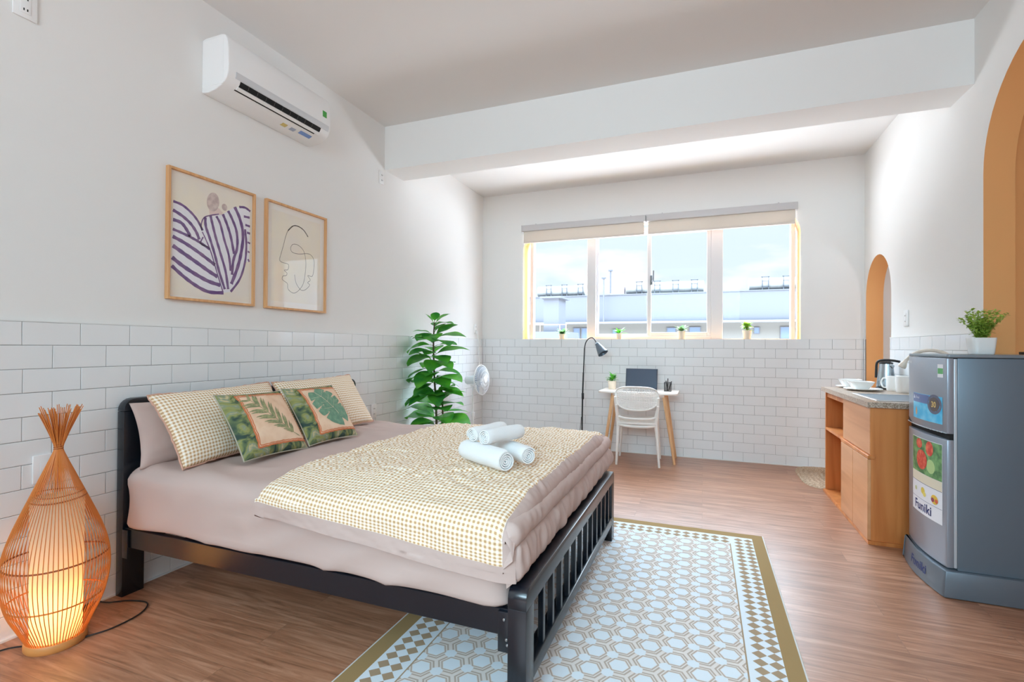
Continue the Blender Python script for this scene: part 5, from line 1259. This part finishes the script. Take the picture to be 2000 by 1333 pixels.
# ================================================================== FRIDGE
fr = thing('fridge', 'dark silver two-door fridge with stickers standing in front of the big ochre arch', 'fridge', (1.38, 3.27, 0))
QY0, QY1 = 3.030, 3.512
CHROME = mat('light_gasket_strip', (196, 202, 208), .3, metal=.2)
obj('body', box(1.160, 1.650, QY0, QY1, .128, 1.164, .004), FRSIDE, fr)
obj('gasket', box(1.147, 1.160, QY0+.003, QY1-.003, .138, 1.160, .002), CHROME, fr)
topc = rrect(1.118, 1.655, QY0-.004, QY1+.004, .012)
obj('top_cover', join(bevelled(prism(topc, 2, 1.166, 1.182), .004)), mat('fridge_top', (132, 142, 150), .35, metal=.3), fr, ang=30)
def dx(y): return 1.120-.026*(1-((y-3.271)/.243)**2)
def door(z0, z1, name):
    poly = [(1.1465, QY0+.001), (1.1465, QY1-.001)]+[(dx(QY1-(QY1-QY0)*i/24), QY1-.001-(QY1-QY0-.002)*i/24) for i in range(25)]
    g = prism(poly, 2, z0, z1); return bevelled(g, .0035)
d2 = obj('door', door(.792, 1.164, ''), SILVERD, fr, ang=32)
d1 = obj('door', door(.137, .762, ''), SILVERD, fr, ang=32)
# dark split between the doors, widening into the hand grip at the far end
obj('split_gap', box(1.130, 1.150, QY0+.006, QY1-.006, .760, .794), DARK, fr, smooth=False)
def grip(a, b):
    y = 3.505-.13*a; h_ = .030*(1-a)**1.3; return Vector((dx(y)-.0008, y, .793+(.030*(1-a))*b*0+h_*b))
obj('hand_grip', grid(14, 4, grip), DARK, d2, smooth=False)
obj('trim_strip', join(*[box(dx(QY0+.01+(QY1-QY0-.02)*(i+.5)/16)-.001, dx(QY0+.01+(QY1-QY0-.02)*(i+.5)/16)+.02, QY0+.004+(QY1-QY0-.008)*i/16, QY0+.004+(QY1-QY0-.008)*(i+1)/16, .7925, .7965) for i in range(16)]), CHROME, d2, smooth=False)
bp = [(1.655, QY0-.022), (1.655, QY1+.006), (1.10, QY1+.006)]+[(1.108-.030*(1-((y-3.262)/.256)**2), y) for y in [QY1+.006-(QY1-QY0+.026)*i/24 for i in range(25)]]
def flare(g): 
    return [Vector((v.x-(.012*(1-v.z/.125) if v.x < 1.3 else 0), v.y-(.012*(1-v.z/.125) if v.y < 3.1 else 0), v.z)) for v in g[0]], g[1]
obj('plinth', flare(bevelled(prism(bp, 2, .002, .127), .006, 2)), mat('fridge_plinth', (104, 114, 124), .36, metal=.3), fr, ang=32)
def onto(name, y0, y1, z0, z1, lift, m, parent, n=12, lab=None):
    g = grid(n, 3, lambda a, b: Vector((dx(y0+(y1-y0)*a)-lift, y0+(y1-y0)*a, z0+(z1-z0)*b)))
    o = obj(name, g, m, parent, smooth=True); 
    if lab: o['label'] = lab
    return o
def blob(cy_, cz_, ry, rz, lift, n=20): return [Vector((dx(cy_+ry*math.cos(2*PI*i/n))-lift, cy_+ry*math.cos(2*PI*i/n), cz_+rz*math.sin(2*PI*i/n))) for i in range(n)], [tuple(range(n))]
def letters(txt, size, y, z, xf_, lift, m, parent, name='lettering', extr=0, bold=0, sx=1.0):
    c = bpy.data.curves.new('txt', 'FONT'); c.body = txt; c.size = size; c.offset = bold; c.space_character = 1.05
    o = bpy.data.objects.new('txt', c); COL.objects.link(o); dg = bpy.context.evaluated_depsgraph_get(); me = bpy.data.meshes.new_from_object(o.evaluated_get(dg))
    V = [Vector((xf_(y-v.co.x*sx)-(lift(z+v.co.y) if callable(lift) else lift), y-v.co.x*sx, z+v.co.y)) for v in me.vertices]; F = [tuple(p.vertices) for p in me.polygons]
    bpy.data.objects.remove(o); 
    q = obj(name, (V, F), m, parent, smooth=False); q['label'] = 'lettering reading '+txt; return q
NAVY = mat('navy_print', (32, 52, 110), .5); WST = mat('sticker_white', (232, 234, 240), .35)
# poster on the lower door
onto('poster', 3.388, 3.062, .330, .732, .0008, WST, d1, lab='white fruit sticker')
onto('poster_picture', 3.385, 3.065, .545, .729, .0012, mat('poster_green', (120, 170, 110), .4, noise_mix=(30, (70, 120, 74), .4, .6)), d1, lab='leafy green picture on the sticker')
RED = mat('apple_red', (206, 62, 46), .4, noise_mix=(40, (232, 120, 90), .45, .65))
for k, (cy_, cz_, ry, rz) in enumerate(((3.285, .700, .038, .026), (3.170, .690, .036, .038), (3.255, .618, .062, .052))): o = obj('printed_apple', blob(cy_, cz_, ry, rz, .0017+.0003*k), RED, d1, smooth=False)
obj('printed_apple', blob(3.160, .600, .040, .036, .0016), mat('apple_green', (176, 206, 140), .4), d1, smooth=False)
onto('poster_band', 3.385, 3.065, .495, .544, .0012, mat('poster_cream', (226, 218, 196), .4), d1)
for cy_, cz_, r_, c in ((3.330, .450, .014, (206, 210, 150)), (3.240, .455, .022, (226, 200, 84)), (3.222, .440, .016, (232, 214, 110)), (3.125, .440, .030, (226, 190, 70)), (3.140, .436, .014, (150, 60, 90)), (3.108, .436, .013, (206, 90, 60))):
    obj('printed_fruit', blob(cy_, cz_, r_, r_*.8, .0014+.0004*(r_ < .02)), mat('fruit_%d_%d' % c[:2], c, .4), d1, smooth=False)
onto('printed_rule', 3.385, 3.065, .493, .495, .0013, NAVY, d1); onto('printed_rule', 3.385, 3.065, .405, .4065, .0013, NAVY, d1)
letters('Funiki', .066, 3.345, .347, dx, .0016, NAVY, d1, bold=.0014, sx=1.18)
# stickers on the upper door
BLU = mat('sticker_blue', (60, 186, 236), .35, noise_mix=(18, (120, 206, 242), .4, .65)); BLD = mat('sticker_indigo', (84, 106, 160), .35)
onto('blue_sticker', 3.378, 3.062, .832, .968, .0008, BLU, d2); onto('sticker_band', 3.376, 3.175, .920, .966, .0011, BLD, d2)
letters('Kinsei', .020, 3.335, .940, dx, .0014, WST, d2)
obj('triangle_mark', ([Vector((dx(y)-.0014, y, z)) for y, z in ((3.368, .938), (3.345, .938), (3.3565, .958))], [(0, 1, 2)]), WST, d2, smooth=False)
obj('round_badge', blob(3.128, .925, .062, .050, .0013, 32), mat('badge_slate', (96, 104, 128), .4), d2, smooth=False)
obj('badge_ring', blob(3.128, .925, .045, .036, .0017, 32), mat('badge_brown', (96, 84, 84), .4), d2, smooth=False)
letters('30', .040, 3.152, .911, dx, .0021, mat('badge_gold', (226, 196, 120), .4), d2, bold=.001)
obj('printed_flame', join(blob(3.325, .868, .012, .018, .0013), blob(3.325, .880, .007, .014, .0016)), mat('flame', (222, 176, 130), .4), d2, smooth=False)
onto('energy_label', 3.100, 3.056, 1.066, 1.132, .0008, WST, d2, 5, 'small green and white energy label'); onto('energy_label_green', 3.098, 3.058, 1.084, 1.112, .0012, mat('label_green', (96, 176, 110), .4), d2, 5)
onto('brand_plate', 3.462, 3.415, 1.128, 1.142, .0010, CHROME, d2, 4)
def px_pl(y): return 1.108-.030*(1-((y-3.262)/.256)**2)
letters('Funiki', .062, 3.335, .046, px_pl, lambda z: .012*(1-z/.125)+.0012, NAVY, fr, bold=.0016, sx=1.18)
obj('hinge_cover', box(1.60, 1.65, QY1-.08, QY1-.02, 1.182, 1.196, .003), BLACKPL, fr)

# ---- plant on the fridge
t = thing('potted_plant', 'light green bushy plant in a square white pot on top of the fridge', 'plant', (1.335, 3.235, 1.182))
def sqpot(a, b):
    ang = 2*PI*a; c, s_ = math.cos(ang), math.sin(ang); k = (abs(c)**6+abs(s_)**6)**(-1/6)
    prf = [(0, 0), (.040, 0), (.043, .004), (.050, .082), (.050, .085), (.046, .085), (.043, .072), (0, .072)]
    q = b*(len(prf)-1); i = min(int(q), len(prf)-2); f = q-i; r = prf[i][0]+(prf[i+1][0]-prf[i][0])*f
    return Vector((1.335+r*k*c, 3.235+r*k*s_, 1.1825+prf[i][1]+(prf[i+1][1]-prf[i][1])*f))
obj('pot', grid(48, 29, sqpot, close_u=True), WHITEG, t, ang=40)
obj('soil', lathe([(0, .0725), (.045, .0735)], 4, 1.335, 3.235, 1.1825), SOIL, t)
rn = random.Random(9)
for k in range(34):
    a = 2*PI*k/34*5+rn.uniform(-.2, .2); L = rn.uniform(.075, .172); ti = rn.uniform(.02, .58); gl = []
    b0_ = Vector((1.335+.012*math.cos(a), 3.235+.012*math.sin(a), 1.253)); e_ = b0_+Vector((math.cos(a)*math.sin(ti), math.sin(a)*math.sin(ti), math.cos(ti)))*L
    mid_ = (b0_+e_)/2+Vector((0, 0, .012)); pts = spline([b0_, mid_, e_], 5); gl.append(tube(pts, .0009, 4))
    for p in pts[2:]:
        for _ in range(5):
            a2 = rn.uniform(0, 2*PI); M = T(*(p+Vector((rn.uniform(-.006, .006), rn.uniform(-.006, .006), rn.uniform(-.006, .006))))) @ R(a2, 'Z') @ R(-rn.uniform(-.3, 1.1), 'Y'); gl.append(xf(leaf(rn.uniform(.014, .022), rn.uniform(.009, .014), .2, .4, 3), M))
    obj('sprig', join(*gl), MATS.get('pale_lime_leaf') or leaf_mat('pale_lime_leaf', (196, 218, 112), (150, 190, 76), 60), t, ang=80)
